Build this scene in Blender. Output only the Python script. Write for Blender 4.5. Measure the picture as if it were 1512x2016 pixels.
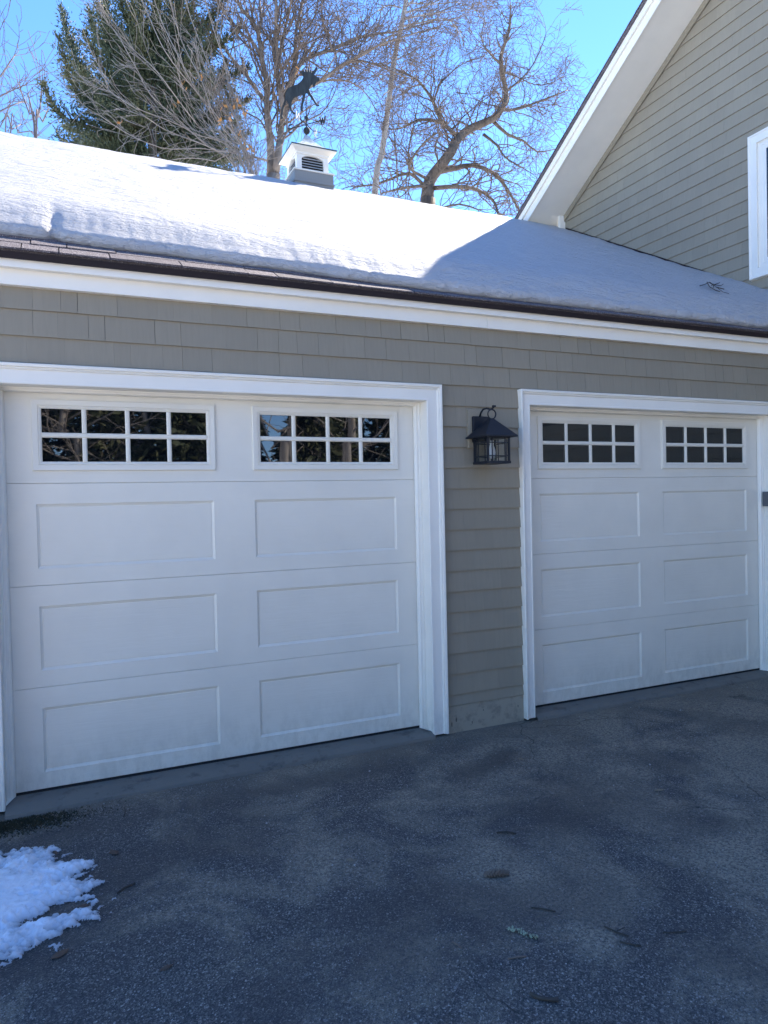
import bpy, bmesh, math, random
import numpy as np
from mathutils import Vector, Matrix, noise

# ------------------------------------------------------------------ camera, sky, sun, exposure
SC = bpy.context.scene
COL = SC.collection
for o in list(bpy.data.objects):
    bpy.data.objects.remove(o)

CAM_P = Vector((0.339, -4.12, 1.479)); CAM_F = 1400.0
YAW, PIT, ROL = 0.422, -0.018, -0.022
FW = Vector((math.sin(YAW)*math.cos(PIT), math.cos(YAW)*math.cos(PIT), math.sin(PIT)))
_r = Vector((math.cos(YAW), -math.sin(YAW), 0)); _u = _r.cross(FW)
RT = _r*math.cos(ROL) + _u*math.sin(ROL); UP = -_r*math.sin(ROL) + _u*math.cos(ROL)
cd = bpy.data.cameras.new('camera'); cam = bpy.data.objects.new('camera', cd); COL.objects.link(cam)
cd.sensor_fit = 'VERTICAL'; cd.sensor_height = 24.0; cd.lens = CAM_F/2016*24.0
cd.clip_start = 0.05; cd.clip_end = 2000
cam.matrix_world = Matrix(((RT.x, UP.x, -FW.x, CAM_P.x), (RT.y, UP.y, -FW.y, CAM_P.y), (RT.z, UP.z, -FW.z, CAM_P.z), (0, 0, 0, 1)))
SC.camera = cam

SUN_EL, SUN_AZ = math.radians(41.0), math.radians(60)      # azimuth clockwise from +y
SUN_DIR = Vector((math.sin(SUN_AZ)*math.cos(SUN_EL), math.cos(SUN_AZ)*math.cos(SUN_EL), math.sin(SUN_EL)))
W = bpy.data.worlds.new('World'); SC.world = W; W.use_nodes = True
nt = W.node_tree; nt.nodes.clear()
sky = nt.nodes.new('ShaderNodeTexSky'); sky.sky_type = 'NISHITA'; sky.sun_disc = False
sky.sun_elevation = SUN_EL; sky.sun_rotation = SUN_AZ
sky.altitude = 400; sky.air_density = 0.7; sky.dust_density = 0.0; sky.ozone_density = 3.2
bg = nt.nodes.new('ShaderNodeBackground'); bg.inputs['Strength'].default_value = 0.086
wo = nt.nodes.new('ShaderNodeOutputWorld')
hs = nt.nodes.new('ShaderNodeHueSaturation'); hs.inputs['Saturation'].default_value = 1.16; hs.inputs['Hue'].default_value = .505
nt.links.new(sky.outputs[0], hs.inputs['Color']); nt.links.new(hs.outputs[0], bg.inputs[0]); nt.links.new(bg.outputs[0], wo.inputs[0])
sl = bpy.data.lights.new('sun', 'SUN'); sl.energy = 2.5; sl.angle = math.radians(0.5); sl.color = (1.0, 0.90, 0.76)
so = bpy.data.objects.new('sun', sl); COL.objects.link(so)
so.rotation_euler = SUN_DIR.to_track_quat('Z', 'Y').to_euler(); so.location = (12, 8, 20)
SC.view_settings.view_transform = 'Standard'; SC.view_settings.look = 'None'
SC.view_settings.gamma = 1; SC.view_settings.use_curve_mapping = False
SC.view_settings.exposure = 2.66
SC.cycles.use_denoising = True
SC.cycles.max_bounces = 8; SC.cycles.diffuse_bounces = 4

# ------------------------------------------------------------------ helpers
def at(px, py, Y):
    """point on the vertical plane y=Y seen at that place of the 1512x2016 photograph"""
    d = RT*(px-756)/CAM_F - UP*(py-1008)/CAM_F + FW
    t = (Y-CAM_P.y)/d.y
    return CAM_P + d*t

def tag(o, label=None, cat=None, group=None, kind=None):
    if label: o['label'] = label
    if cat: o['category'] = cat
    if group: o['group'] = group
    if kind: o['kind'] = kind
    return o

def empty(name, loc, label, cat, group=None):
    o = bpy.data.objects.new(name, None); COL.objects.link(o); o.location = loc
    o.empty_display_size = 0.1
    return tag(o, label, cat, group)

def root_loc(p):
    v = Vector((0, 0, 0))
    while p is not None:
        v += p.location; p = p.parent
    return v

def mk(name, verts, faces, mat, parent=None, smooth=False, loc=None):
    """a mesh object with world-space verts; under a parent, or with its origin at loc"""
    me = bpy.data.meshes.new(name)
    me.from_pydata([tuple(v) for v in verts], [], faces)
    me.materials.append(mat)
    if smooth:
        me.polygons.foreach_set('use_smooth', [True]*len(me.polygons))
    me.update()
    return link(name, me, parent, loc)

def link(name, me, parent=None, loc=None):
    o = bpy.data.objects.new(name, me); COL.objects.link(o)
    if parent is not None:
        o.parent = parent; o.location = -root_loc(parent)
    elif loc is not None:
        L = Vector(loc); me.transform(Matrix.Translation(-L)); o.location = L
    return o

def mk_np(name, V, F, mat, parent=None, loc=None, smooth=False):
    """fast mesh from arrays: V (n,3), F (m,k) all faces with k corners"""
    V = np.asarray(V, np.float32); F = np.asarray(F, np.int32); k = F.shape[1]
    me = bpy.data.meshes.new(name)
    me.vertices.add(len(V)); me.vertices.foreach_set('co', V.ravel())
    me.loops.add(F.size); me.loops.foreach_set('vertex_index', F.ravel())
    me.polygons.add(len(F)); me.polygons.foreach_set('loop_start', np.arange(0, F.size, k, dtype=np.int32))
    if smooth: me.polygons.foreach_set('use_smooth', np.ones(len(F), bool))
    me.materials.append(mat); me.update(calc_edges=True); me.validate()
    return link(name, me, parent, loc)

class MB:
    def __init__(s): s.v = []; s.f = []
    def add(s, v, f):
        n = len(s.v); s.v += [tuple(p) for p in v]; s.f += [tuple(i+n for i in q) for q in f]; return s
    def box(s, a, b):
        (x0, y0, z0), (x1, y1, z1) = a, b
        return s.add([(x0,y0,z0),(x1,y0,z0),(x1,y1,z0),(x0,y1,z0),(x0,y0,z1),(x1,y0,z1),(x1,y1,z1),(x0,y1,z1)],
                     [(0,3,2,1),(4,5,6,7),(0,1,5,4),(1,2,6,5),(2,3,7,6),(3,0,4,7)])
    def prism(s, poly, fn):
        """poly: 2D outline; fn(u,v,k) -> 3D, k=0 front / 1 back"""
        n = len(poly)
        v = [fn(u, w, 0) for u, w in poly] + [fn(u, w, 1) for u, w in poly]
        f = [tuple(range(n)), tuple(range(2*n-1, n-1, -1))] + [(i, i+n, (i+1) % n+n, (i+1) % n) for i in range(n)]
        return s.add(v, f)
    def tube(s, pts, rad, n=8, cap=True):
        pts = [Vector(p) for p in pts]
        if not hasattr(rad, '__len__'): rad = [rad]*len(pts)
        base = len(s.v); a = None
        for i, p in enumerate(pts):
            d = (pts[min(i+1, len(pts)-1)] - pts[max(i-1, 0)]).normalized()
            if a is None:
                a = d.orthogonal().normalized()
            else:
                a = (a - d*a.dot(d)).normalized()
            b = d.cross(a)
            for k in range(n):
                t = 2*math.pi*k/n
                s.v.append(tuple(p + (a*math.cos(t)+b*math.sin(t))*rad[i]))
        for i in range(len(pts)-1):
            for k in range(n):
                q = base+i*n; s.f.append((q+k, q+(k+1) % n, q+n+(k+1) % n, q+n+k))
        if cap:
            s.f.append(tuple(base+k for k in reversed(range(n))))
            s.f.append(tuple(base+(len(pts)-1)*n+k for k in range(n)))
        return s
    def lathe(s, c, prof, n=16):
        """prof: (r, z) pairs around a vertical axis at c"""
        base = len(s.v)
        for r, z in prof:
            for k in range(n):
                t = 2*math.pi*k/n; s.v.append((c[0]+r*math.cos(t), c[1]+r*math.sin(t), c[2]+z))
        for i in range(len(prof)-1):
            for k in range(n):
                q = base+i*n; s.f.append((q+k, q+(k+1) % n, q+n+(k+1) % n, q+n+k))
        return s
    def frame(s, prof, rect, fn, closed=False, mu=1.0, mv=1.0):
        """sweep profile (u outwards, d towards viewer) round rect (a0,a1,b0,b1) with mitred corners; open at the bottom unless closed"""
        a0, a1, b0, b1 = rect; base = len(s.v); n = len(prof)
        for u, d in prof:
            bb = b0-u*mv if closed else b0
            for a, b in ((a0-u*mu, bb), (a0-u*mu, b1+u*mv), (a1+u*mu, b1+u*mv), (a1+u*mu, bb)):
                s.v.append(tuple(fn(a, b, d)))
        for i in range(n-1):
            for k in range(4 if closed else 3):
                k2 = (k+1) % 4
                s.f.append((base+i*4+k, base+i*4+k2, base+i*4+4+k2, base+i*4+4+k))
        if not closed:
            s.f.append(tuple(base+i*4 for i in range(n))); s.f.append(tuple(base+i*4+3 for i in reversed(range(n))))
        return s
    def build(s, name, mat, parent=None, smooth=False, loc=None):
        return mk(name, s.v, s.f, mat, parent, smooth, loc)

def fix_normals(o):
    bm = bmesh.new(); bm.from_mesh(o.data); bmesh.ops.recalc_face_normals(bm, faces=bm.faces); bm.to_mesh(o.data); bm.free(); return o

def bevel(o, w=0.004, seg=2, ang=30):
    m = o.modifiers.new('bevel', 'BEVEL'); m.width = w; m.segments = seg; m.limit_method = 'ANGLE'; m.angle_limit = math.radians(ang); return o

# ------------------------------------------------------------------ materials
class NT:
    def __init__(s, name):
        s.m = bpy.data.materials.new(name); s.m.use_nodes = True; s.t = s.m.node_tree
        s.b = s.t.nodes['Principled BSDF']; s.tc = s.t.nodes.new('ShaderNodeNewGeometry')
        s.pos = s.tc.outputs['Position']
    def n(s, typ, **kw):
        x = s.t.nodes.new(typ)
        for k, v in kw.items():
            if k in x.inputs: x.inputs[k].default_value = v
            else: setattr(x, k, v)
        return x
    def l(s, a, b): s.t.links.new(a, b)
    def map(s, scale=(1,1,1), rot=(0,0,0)):
        m = s.n('ShaderNodeMapping'); m.inputs['Scale'].default_value = scale; m.inputs['Rotation'].default_value = rot
        s.l(s.pos, m.inputs[0]); return m.outputs[0]
    def noise(s, scale, detail=3, rough=.55, vec=None, dist=0):
        x = s.n('ShaderNodeTexNoise'); x.inputs['Scale'].default_value = scale; x.inputs['Detail'].default_value = detail
        x.inputs['Roughness'].default_value = rough; x.inputs['Distortion'].default_value = dist
        s.l(vec if vec is not None else s.pos, x.inputs['Vector']); return x.outputs['Fac']
    def ramp(s, fac, stops):
        r = s.n('ShaderNodeValToRGB'); e = r.color_ramp.elements
        while len(e) < len(stops): e.new(0.5)
        for q, (p, c) in zip(e, stops):
            q.position = p; q.color = (c, c, c, 1) if not hasattr(c, '__len__') else (*c, 1)
        s.l(fac, r.inputs[0]); return r.outputs[0]
    def mix(s, fac, a, b, typ='MIX'):
        x = s.n('ShaderNodeMix', data_type='RGBA', blend_type=typ)
        for v, i in ((fac, 0), (a, 6), (b, 7)):
            if hasattr(v, 'is_output'): s.l(v, x.inputs[i])
            elif i == 0: x.inputs[0].default_value = v
            else: x.inputs[i].default_value = (*v, 1) if len(v) == 3 else v
        return x.outputs[2]
    def bump(s, h, strength=.3, dist=.01, prev=None):
        b = s.n('ShaderNodeBump'); b.inputs['Strength'].default_value = strength; b.inputs['Distance'].default_value = dist
        s.l(h, b.inputs['Height'])
        if prev is not None: s.l(prev, b.inputs['Normal'])
        return b.outputs[0]
    def out(s, color=None, rough=.6, bump=None, metal=0, spec=None):
        if color is not None:
            if hasattr(color, 'is_output'): s.l(color, s.b.inputs['Base Color'])
            else: s.b.inputs['Base Color'].default_value = (*color, 1)
        if hasattr(rough, 'is_output'): s.l(rough, s.b.inputs['Roughness'])
        else: s.b.inputs['Roughness'].default_value = rough
        s.b.inputs['Metallic'].default_value = metal
        if spec is not None: s.b.inputs['Specular IOR Level'].default_value = spec
        if bump is not None: s.l(bump, s.b.inputs['Normal'])
        return s.m

def m_white(name, c=(.88,.825,.715), rough=.45, grain=None):
    t = NT(name)
    n1 = t.noise(3, 4); n2 = t.noise(60, 2)
    col = t.mix(t.ramp(n1, [(.35, 0), (.75, 1)]), c, tuple(v*.93 for v in c))
    # small scuffs and dirt
    sc = t.ramp(t.noise(28, 5, .7), [(.70, 0), (.78, 1)])
    col = t.mix(t.n('ShaderNodeMath', operation='MULTIPLY') and sc, col, tuple(v*.86 for v in c))
    sz = t.n('ShaderNodeSeparateXYZ'); t.l(t.pos, sz.inputs[0])
    lo = t.n('ShaderNodeMapRange'); t.l(sz.outputs['Z'], lo.inputs[0])
    lo.inputs[1].default_value = .30; lo.inputs[2].default_value = -.02; lo.inputs[3].default_value = 0; lo.inputs[4].default_value = .5
    gm = t.n('ShaderNodeMath', operation='MULTIPLY'); t.l(lo.outputs[0], gm.inputs[0]); t.l(t.ramp(t.noise(17, 6, .72, t.map((1, 1, .5))), [(.42, 0), (.62, 1)]), gm.inputs[1])
    col = t.mix(gm.outputs[0], col, tuple(v*q for v, q in zip(c, (.66, .64, .60))))
    h = n2 if grain is None else t.noise(40, 4, .6, t.map(grain))
    return t.out(col, rough, t.bump(h,   .12 if grain is None else .5, .003))

M = {}
M['trim'] = m_white('white trim paint')
M['door'] = m_white('white door steel', (.82,.76,.635), .4, (.12, 1, 1.6))
M['soffit'] = m_white('white soffit paint', (.88,.835,.735), .6)

t = NT('taupe siding paint')
oi = t.n('ShaderNodeObjectInfo')
base = t.mix(oi.outputs['Random'], (.305,.262,.188), (.278,.239,.172))
grain = t.noise(55, 4, .6, t.map((1, 1, .06)))
col = t.mix(t.ramp(grain, [(.4, 0), (.7, .5)]), base, (.258,.222,.158))
col = t.mix(t.ramp(t.noise(1.3, 3), [(.45, 0), (.8, .35)]), col, (.25,.215,.16))
M['siding'] = t.out(col, .7, t.bump(grain, .35, .003))

t = NT('grey siding backing')
M['backing'] = t.out((.10,.095,.085), .9)

t = NT('asphalt roof shingle')
oi = t.n('ShaderNodeObjectInfo')
g = t.n('ShaderNodeTexVoronoi', Scale=260.0); t.l(t.pos, g.inputs['Vector'])
gc = t.ramp(g.outputs['Color'], [(0, (.05,.04,.045)), (.5, (.105,.088,.094)), (.8, (.25,.22,.228)), (1, (.58,.53,.53))])
col = t.mix(oi.outputs['Random'], gc, t.mix(.4, gc, (.06,.052,.058)))
M['shingle'] = t.out(col, .85, t.bump(g.outputs['Distance'], .5, .003))

t = NT('dark brown metal'); M['drip'] = t.out((.020,.012,.012), .6, spec=.25)
t = NT('black rubber'); M['rubber'] = t.out((.012,.012,.013), .6)

t = NT('window glass')
M['glass'] = t.out((.003,.004,.006), .015, t.bump(t.noise(2.2, 1), .035, .02), spec=.5)
t.b.inputs['IOR'].default_value = 1.95

t = NT('snow')
rip = t.noise(11, 6, .7, t.map((.45, 1.4, 1.0)))
fine = t.noise(120, 3, .7)
b1 = t.bump(rip, 1.0, .075); b2 = t.bump(fine, .5, .006, b1)
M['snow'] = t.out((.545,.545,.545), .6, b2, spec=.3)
t.b.inputs['Subsurface Weight'].default_value = .0

t = NT('old snow')
n1 = t.noise(14, 5, .65); sp = t.ramp(t.noise(90, 3, .7), [(.66, 0), (.74, 1)])
col = t.mix(t.ramp(n1, [(.52, 0), (.72, .7)]), (.86,.88,.91), (.55,.57,.58))
col = t.mix(sp, col, (.25,.24,.22))
at_ = t.n('ShaderNodeAttribute', attribute_name='depth')
col = t.mix(t.ramp(at_.outputs['Fac'], [(.0, .85), (.16, .35), (.42, 0)]), col, (.30,.30,.30))
M['old_snow'] = t.out(col, .5, t.bump(t.noise(60, 4, .7), .6, .01), spec=.3)

t = NT('asphalt')
def mul(a, b, clamp=True):
    m = t.n('ShaderNodeMath', operation='MULTIPLY', use_clamp=clamp)
    for v, i in ((a, 0), (b, 1)):
        if hasattr(v, 'is_output'): t.l(v, m.inputs[i])
        else: m.inputs[i].default_value = v
    return m.outputs[0]
sx = t.n('ShaderNodeSeparateXYZ'); t.l(t.pos, sx.inputs[0])
def rng(v, a, b, c=0., d=1.):
    m = t.n('ShaderNodeMapRange'); t.l(v, m.inputs[0])
    for i, q in enumerate((a, b, c, d)): m.inputs[i+1].default_value = q
    return m.outputs[0]
def blot(x, y, rx, ry, rot=0., soft=.5):
    """a stain with its own ragged outline round (x, y)"""
    m = t.n('ShaderNodeMapping', vector_type='TEXTURE'); m.inputs['Location'].default_value = (x, y, GZ_); m.inputs['Rotation'].default_value = (0, 0, rot); m.inputs['Scale'].default_value = (rx, ry, 1)
    t.l(t.pos, m.inputs[0])
    ln = t.n('ShaderNodeVectorMath', operation='LENGTH'); t.l(m.outputs[0], ln.inputs[0])
    ad = t.n('ShaderNodeMath', operation='ADD'); t.l(ln.outputs['Value'], ad.inputs[0]); t.l(rng(ragged, .25, .75, -.55, .55), ad.inputs[1])
    return rng(ad.outputs[0], 1.0, 1.0-soft)
GZ_ = -.05
ragged = t.noise(4.5, 6, .68)
warp = t.noise(2.2, 4, .6)
agg = t.n('ShaderNodeTexVoronoi', Scale=190.0); t.l(t.pos, agg.inputs['Vector'])
agg2 = t.n('ShaderNodeTexVoronoi', Scale=95.0); t.l(t.pos, agg2.inputs['Vector'])
fine = t.noise(300, 3, .75)
basec = t.ramp(agg.outputs['Color'], [(.0, (.055,.052,.048)), (.45, (.112,.104,.094)), (.75, (.22,.205,.18)), (.93, (.46,.43,.38)), (1., (.62,.59,.52))])
basec = t.mix(t.ramp(agg2.outputs['Color'], [(.90, 0), (.94, .75)]), basec, (.36,.35,.33))
basec = t.mix(t.ramp(fine, [(.40, .75), (.56, 0)]), basec, (.028,.029,.032))
# dusty worn patches; extra towards the house is part dust, part painted flare warmth
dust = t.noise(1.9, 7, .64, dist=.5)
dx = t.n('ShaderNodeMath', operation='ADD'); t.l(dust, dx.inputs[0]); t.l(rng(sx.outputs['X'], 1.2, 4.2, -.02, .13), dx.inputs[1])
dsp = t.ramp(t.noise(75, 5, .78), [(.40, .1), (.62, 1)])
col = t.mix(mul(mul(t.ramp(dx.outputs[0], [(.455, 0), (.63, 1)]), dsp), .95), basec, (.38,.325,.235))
# damp and oily dark stains
wet = t.ramp(t.noise(1.25, 5, .6, t.map((1, 1, 1), (0, 0, .7))), [(.50, 0), (.60, 1)])
dark = mul(wet, .45)
for args in ((1.5, -.42, 1.25, .13, .03, .6), (2.55, -.66, .42, .16, .35, .6), (.35, -.50, .5, .12, .0, .7), (-.1, -1.05, .72, .58, .0, .35), (2.6, -1.35, .75, .42, .2, .8)):
    mx_ = t.n('ShaderNodeMath', operation='MAXIMUM'); t.l(dark, mx_.inputs[0]); t.l(mul(blot(*args), .62), mx_.inputs[1]); dark = mx_.outputs[0]
col = t.mix(dark, col, t.mix(t.ramp(agg.outputs['Color'], [(.8, 0), (.97, .4)]), (.046,.045,.045), (.28,.27,.25)))
# brown earth washed along the wall foot
wy = t.n('ShaderNodeMath', operation='ADD'); t.l(sx.outputs['Y'], wy.inputs[0]); t.l(mul(warp, .5), wy.inputs[1])
col = t.mix(mul(rng(wy.outputs[0], -.22, .14, 0, .8), t.ramp(fine, [(.3, .35), (.7, 1)])), col, (.21,.18,.135))
# hairline cracks
ck = t.n('ShaderNodeTexVoronoi', feature='DISTANCE_TO_EDGE', Scale=1.15)
cw = t.n('ShaderNodeMix', data_type='VECTOR'); cw.inputs[0].default_value = .16; t.l(t.pos, cw.inputs[4])
nz_ = t.n('ShaderNodeTexNoise', Scale=5.0, Detail=6.0); t.l(t.pos, nz_.inputs['Vector']); t.l(nz_.outputs['Color'], cw.inputs[5]); t.l(cw.outputs[1], ck.inputs['Vector'])
crk = mul(t.ramp(ck.outputs['Distance'], [(.0, 1), (.0045, 0)]), t.ramp(t.noise(1.1, 3), [(.50, 0), (.60, .8)]))
col = t.mix(crk, col, (.022,.021,.02))
bmp = t.bump(agg.outputs['Distance'], .7, .006, t.bump(t.noise(22, 5, .65), .4, .02))
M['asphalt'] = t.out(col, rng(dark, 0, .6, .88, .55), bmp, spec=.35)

t = NT('concrete')
n1 = t.noise(5, 5, .65); dk = t.ramp(t.noise(9, 6, .7), [(.55, 0), (.66, 1)])
col = t.mix(n1, (.21,.19,.155), (.14,.13,.11)); col = t.mix(dk, col, (.11,.10,.085))
M['concrete'] = t.out(col, .85, t.bump(t.noise(90, 4, .7), .4, .004))
t = NT('painted foundation')
col = t.mix(t.ramp(t.noise(12, 5, .7), [(.5, 0), (.62, 1)]), (.34,.30,.225), (.25,.22,.17))
M['found'] = t.out(col, .85, t.bump(t.noise(25, 5, .7), .5, .008))

t = NT('black lantern metal'); M['lantern'] = t.out((.004,.007,.014), .5, t.bump(t.noise(70, 4, .7), .2, .003))
t = NT('lantern glass')
tr = t.n('ShaderNodeBsdfTransparent'); tr.inputs[0].default_value = (.95,.97,.98,1)
gl = t.n('ShaderNodeBsdfGlossy'); gl.inputs['Roughness'].default_value = .08
mx = t.n('ShaderNodeMixShader'); mx.inputs[0].default_value = .07
t.l(tr.outputs[0], mx.inputs[1]); t.l(gl.outputs[0], mx.inputs[2])
t.l(mx.outputs[0], t.t.nodes['Material Output'].inputs['Surface']); M['lglass'] = t.m
t = NT('frosted bulb'); M['bulb'] = t.out((.55,.55,.53), .3)

t = NT('green copper trim'); M['cgreen'] = t.out((.045,.075,.068), .5)
t = NT('pale metal roof')
M['croof'] = t.out(t.mix(t.ramp(t.noise(14, 5, .7), [(.4, 0), (.65, 1)]), (.62,.64,.60), (.36,.40,.37)), .5)
t = NT('louver paint'); M['louver'] = t.out((.42,.43,.44), .5)
t = NT('louver shade'); M['dark'] = t.out((.01,.01,.01), .9)
t = NT('grey cupola base'); M['cbase'] = t.out((.25,.245,.225), .6, t.bump(t.noise(40, 3), .1, .003))
t = NT('weathered copper')
M['copper'] = t.out(t.mix(t.ramp(t.noise(30, 4, .7, t.map((1, 1, .2))), [(.35, 0), (.7, 1)]), (.016,.020,.022), (.040,.048,.050)), .75, spec=.2)
t = NT('copper with painted sun glint'); M['letter'] = t.out((.34,.36,.38), .5, metal=.2)  # sun glint on the N and S letters, put into a paler colour

def m_bark(name, a, b, scale=8):
    t = NT(name)
    n1 = t.noise(scale, 5, .7, t.map((1, 1, .25)))
    return t.out(t.mix(t.ramp(n1, [(.35, 0), (.65, 1)]), a, b), .9, t.bump(n1, .6, .03))
M['bark'] = m_bark('maple bark', (.135,.106,.084), (.25,.205,.165))
M['bark_dark'] = m_bark('oak bark', (.08,.064,.05), (.17,.137,.106))
M['birch'] = m_bark('birch bark', (.46,.42,.37), (.26,.22,.19), 5)
M['twig'] = m_bark('twig bark', (.11,.085,.066), (.185,.143,.112), 3)
M['twig_grey'] = m_bark('grey twig bark', (.18,.15,.128), (.28,.245,.21), 3)
M['twig_far'] = m_bark('far twig bark', (.085,.07,.07), (.13,.11,.11), 2)
t = NT('evergreen foliage')
g = t.noise(1.1, 3, .6); g2 = t.noise(9, 2, .6)
col = t.mix(t.ramp(g, [(.42, 0), (.66, 1)]), (.030,.052,.026), (.14,.14,.065))
col = t.mix(t.ramp(g2, [(.4, 0), (.75, .7)]), col, (.085,.10,.045))
M['needle'] = t.out(col, .7)
t = NT('dry leaf')
M['leaf'] = t.out(t.mix(t.noise(40, 3), (.17,.10,.062), (.085,.058,.04)), .8)
t = NT('pale dry leaf'); M['leaf_pale'] = t.out(t.mix(t.noise(40, 3), (.30,.24,.15), (.20,.16,.11)), .8)
t = NT('orange dry leaf'); M['leaf_orange'] = t.out((.42,.20,.06), .8)
t = NT('dark stick'); M['stick'] = t.out(t.mix(t.noise(50, 3), (.04,.033,.026), (.09,.075,.06)), .9)
t = NT('lichen'); M['lichen'] = t.out(t.mix(t.noise(60, 3), (.36,.42,.30), (.25,.29,.20)), .95)
t = NT('cone scales'); M['cone'] = t.out(t.mix(t.noise(60, 3), (.13,.09,.065), (.24,.19,.15)), .85)
t = NT('pale stone'); M['grit'] = t.out(t.mix(t.noise(20, 2), (.50,.49,.46), (.28,.27,.25)), .8)
t = NT('moss'); M['moss'] = t.out(t.mix(t.noise(25, 3), (.030,.034,.014), (.055,.048,.028)), .95)
t = NT('grey plastic'); M['box'] = t.out((.10,.105,.115), .5)

R = random.Random(7)

# ------------------------------------------------------------------ setting
GZ = -.05
def sheet(name, x0, x1, y0, y1, z, mat, nx=1, ny=1, zf=None):
    v, f = [], []
    for j in range(ny+1):
        for i in range(nx+1):
            x = x0+(x1-x0)*i/nx; y = y0+(y1-y0)*j/ny
            v.append((x, y, z + (zf(x, y) if zf else 0)))
    for j in range(ny):
        for i in range(nx):
            a = j*(nx+1)+i; f.append((a, a+1, a+nx+2, a+nx+1))
    return tag(mk(name, v, f, mat, smooth=True), kind='structure')
t = NT('field snow'); M['field_snow'] = t.out((.88,.88,.875), .6, t.bump(t.noise(1.5, 5, .6), .4, .15))  # unseen snow field, made whiter and wider to bounce light onto the doors
sheet('snowy_ground', -600, 600, -600, 600, -.14, M['field_snow'], 8, 8)
def dz(x, y):
    return .012*noise.noise(Vector((x*.9, y*.9, 0))) + .004*noise.noise(Vector((x*4, y*4, 3)))
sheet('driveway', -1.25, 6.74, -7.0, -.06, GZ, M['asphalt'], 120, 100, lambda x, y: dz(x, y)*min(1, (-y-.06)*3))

apron = MB()
for (x0, x1, yo) in ((.03, 2.45, -.195), (3.235, 5.63, -.15)):
    n = 24; tv, bv = [], []
    for i in range(n+1):
        x = x0+(x1-x0)*i/n
        yy = yo + (.055*i/n if x0 < 1 else .03*i/n) + .006*noise.noise(Vector((x*5, 0, 1)))
        tv += [(x, .06, -.012), (x, -.10, -.018), (x, yy, -.034), (x, yy-.012, -.075)]
    f = []
    for i in range(n):
        for k in range(3):
            a = i*4+k; f.append((a, a+1, a+5, a+4))
    apron.add(tv, f)
tag(apron.build('concrete_apron', M['concrete'], smooth=False), kind='structure')

# ------------------------------------------------------------------ garage
GX0, GX1 = -1.6, 6.74
ZS = 2.587                      # soffit height
RY, SL = -.195, .5536            # roof edge and slope
def zr(y): return 2.742 + SL*(y-RY)
RIDGE = 4.1
garage = empty('garage', (2.8, 0, -.05), 'taupe shingled garage with two white panel doors and a snow covered roof', 'garage')
ZTOP = 2.095
OPEN = [(.03, 2.447, -.03, ZTOP), (3.235, 5.63, -.03, ZTOP)]
SY = -.105                      # face of siding butts
wb = MB()
for x0, x1 in ((GX0, OPEN[0][0]-.02), (OPEN[0][1]+.02, OPEN[1][0]-.02), (OPEN[1][1]+.02, GX1)):
    wb.box((x0, -.086, .10), (x1, .05, ZTOP+.02))
wb.box((GX0, -.0862, ZTOP+.021), (GX1, .05, 2.69))
# the side and back walls
wb.box((GX0, .0502, -.08), (GX0+.12, 8.4, 2.69)); wb.box((GX0, 8.4, -.08), (GX1, 8.55, 2.69)); wb.box((GX1-.12, .0502, -.08), (GX1-.004, 8.3995, 2.69))
wb.prism([(.05, 2.691), (8.4, 2.691), (RIDGE, zr(RIDGE)-.14)], lambda u, v, k: (GX1-.12 if k else GX1-.004, u, v))
wb.prism([(.05, 2.69), (8.4, 2.69), (RIDGE, zr(RIDGE)-.14)], lambda u, v, k: (GX0 + (.12 if k else 0), u, v))
wb.build('wall', M['backing'], garage)
for x0, x1 in ((GX0, OPEN[0][0]-.11), (OPEN[0][1]+.105, OPEN[1][0]-.078), (OPEN[1][1]+.11, GX1)):
    fb = MB().box((x0, -.098, -.10), (x1, -.0865, .125)).build('foundation', M['found'], garage)
    if 2 < x0 < 3: fnd = fb
chip = MB()
for i in range(5):
    x = R.uniform(2.56, 3.14); z = R.uniform(-.02, .11); s = R.uniform(.006, .016)
    pts = [(x+s*math.cos(a)*R.uniform(.3, 1.0)*.28, z+s*math.sin(a)*R.uniform(.6, 1.6)) for a in np.linspace(0, 6.28, 8)[:-1]]
    chip.prism(pts, lambda u, v, k: (u, -.0995 if k == 0 else -.0975, v))
chip.build('peeling_paint_chip', M['dark'], fnd)['kind'] = 'stuff'

# wall shingles
EXPO = .134
def shingle_rows(ranges_for_row, z_first, nrows, first_full=True):
    out = []
    for k in range(nrows):
        zb = z_first - EXPO*k
        for (x0, x1, vis) in ranges_for_row(zb):
            x = x0 - (R.uniform(0, .1) if x0 < 0 else 0)
            first = True
            while x < x1-.001:
                w = R.choice((.085, .11, .135, .15, .165, .19, .21, .24)) * R.uniform(.92, 1.08)
                if x1-(x+w) < .05: w = x1-x
                out.append((max(x, x0), min(x+w, x1), zb, vis))
                x += w
    return out
def rows(zb):
    if zb > 2.15:
        return ((GX0, -.15, 0), (-.15, 5.75, 1), (5.75, GX1, 0))
    return ((GX0, -.082, 0), (2.556, 3.156, 1), (5.742, GX1, 0))
lst = shingle_rows(rows, 2.476, 19)
rest = MB(); cnt = 0
def shingle_mb(m, x0, x1, zb, zt, fn, jit=.0009, gaps=(.0001, .0002, .0003, .0009)):
    g = R.choice(gaps)
    zb += R.uniform(-jit, jit); y1 = R.uniform(-.0005, .0005)
    tilt = R.uniform(-.0004, .0004)
    m.add([fn(x0+g, zb, .019+y1+tilt), fn(x1-g, zb, .019+y1-tilt), fn(x1-g, zt, .006), fn(x0+g, zt, .006),
           fn(x0+g, zb, .0005), fn(x1-g, zb, .0005), fn(x1-g, zt, .0005), fn(x0+g, zt, .0005)],
          [(0,1,2,3), (4,7,6,5), (0,4,5,1), (1,5,6,2), (2,6,7,3), (3,7,4,0)])
gfn = lambda a, b, d: (a, -.0862-d, b)
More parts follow.
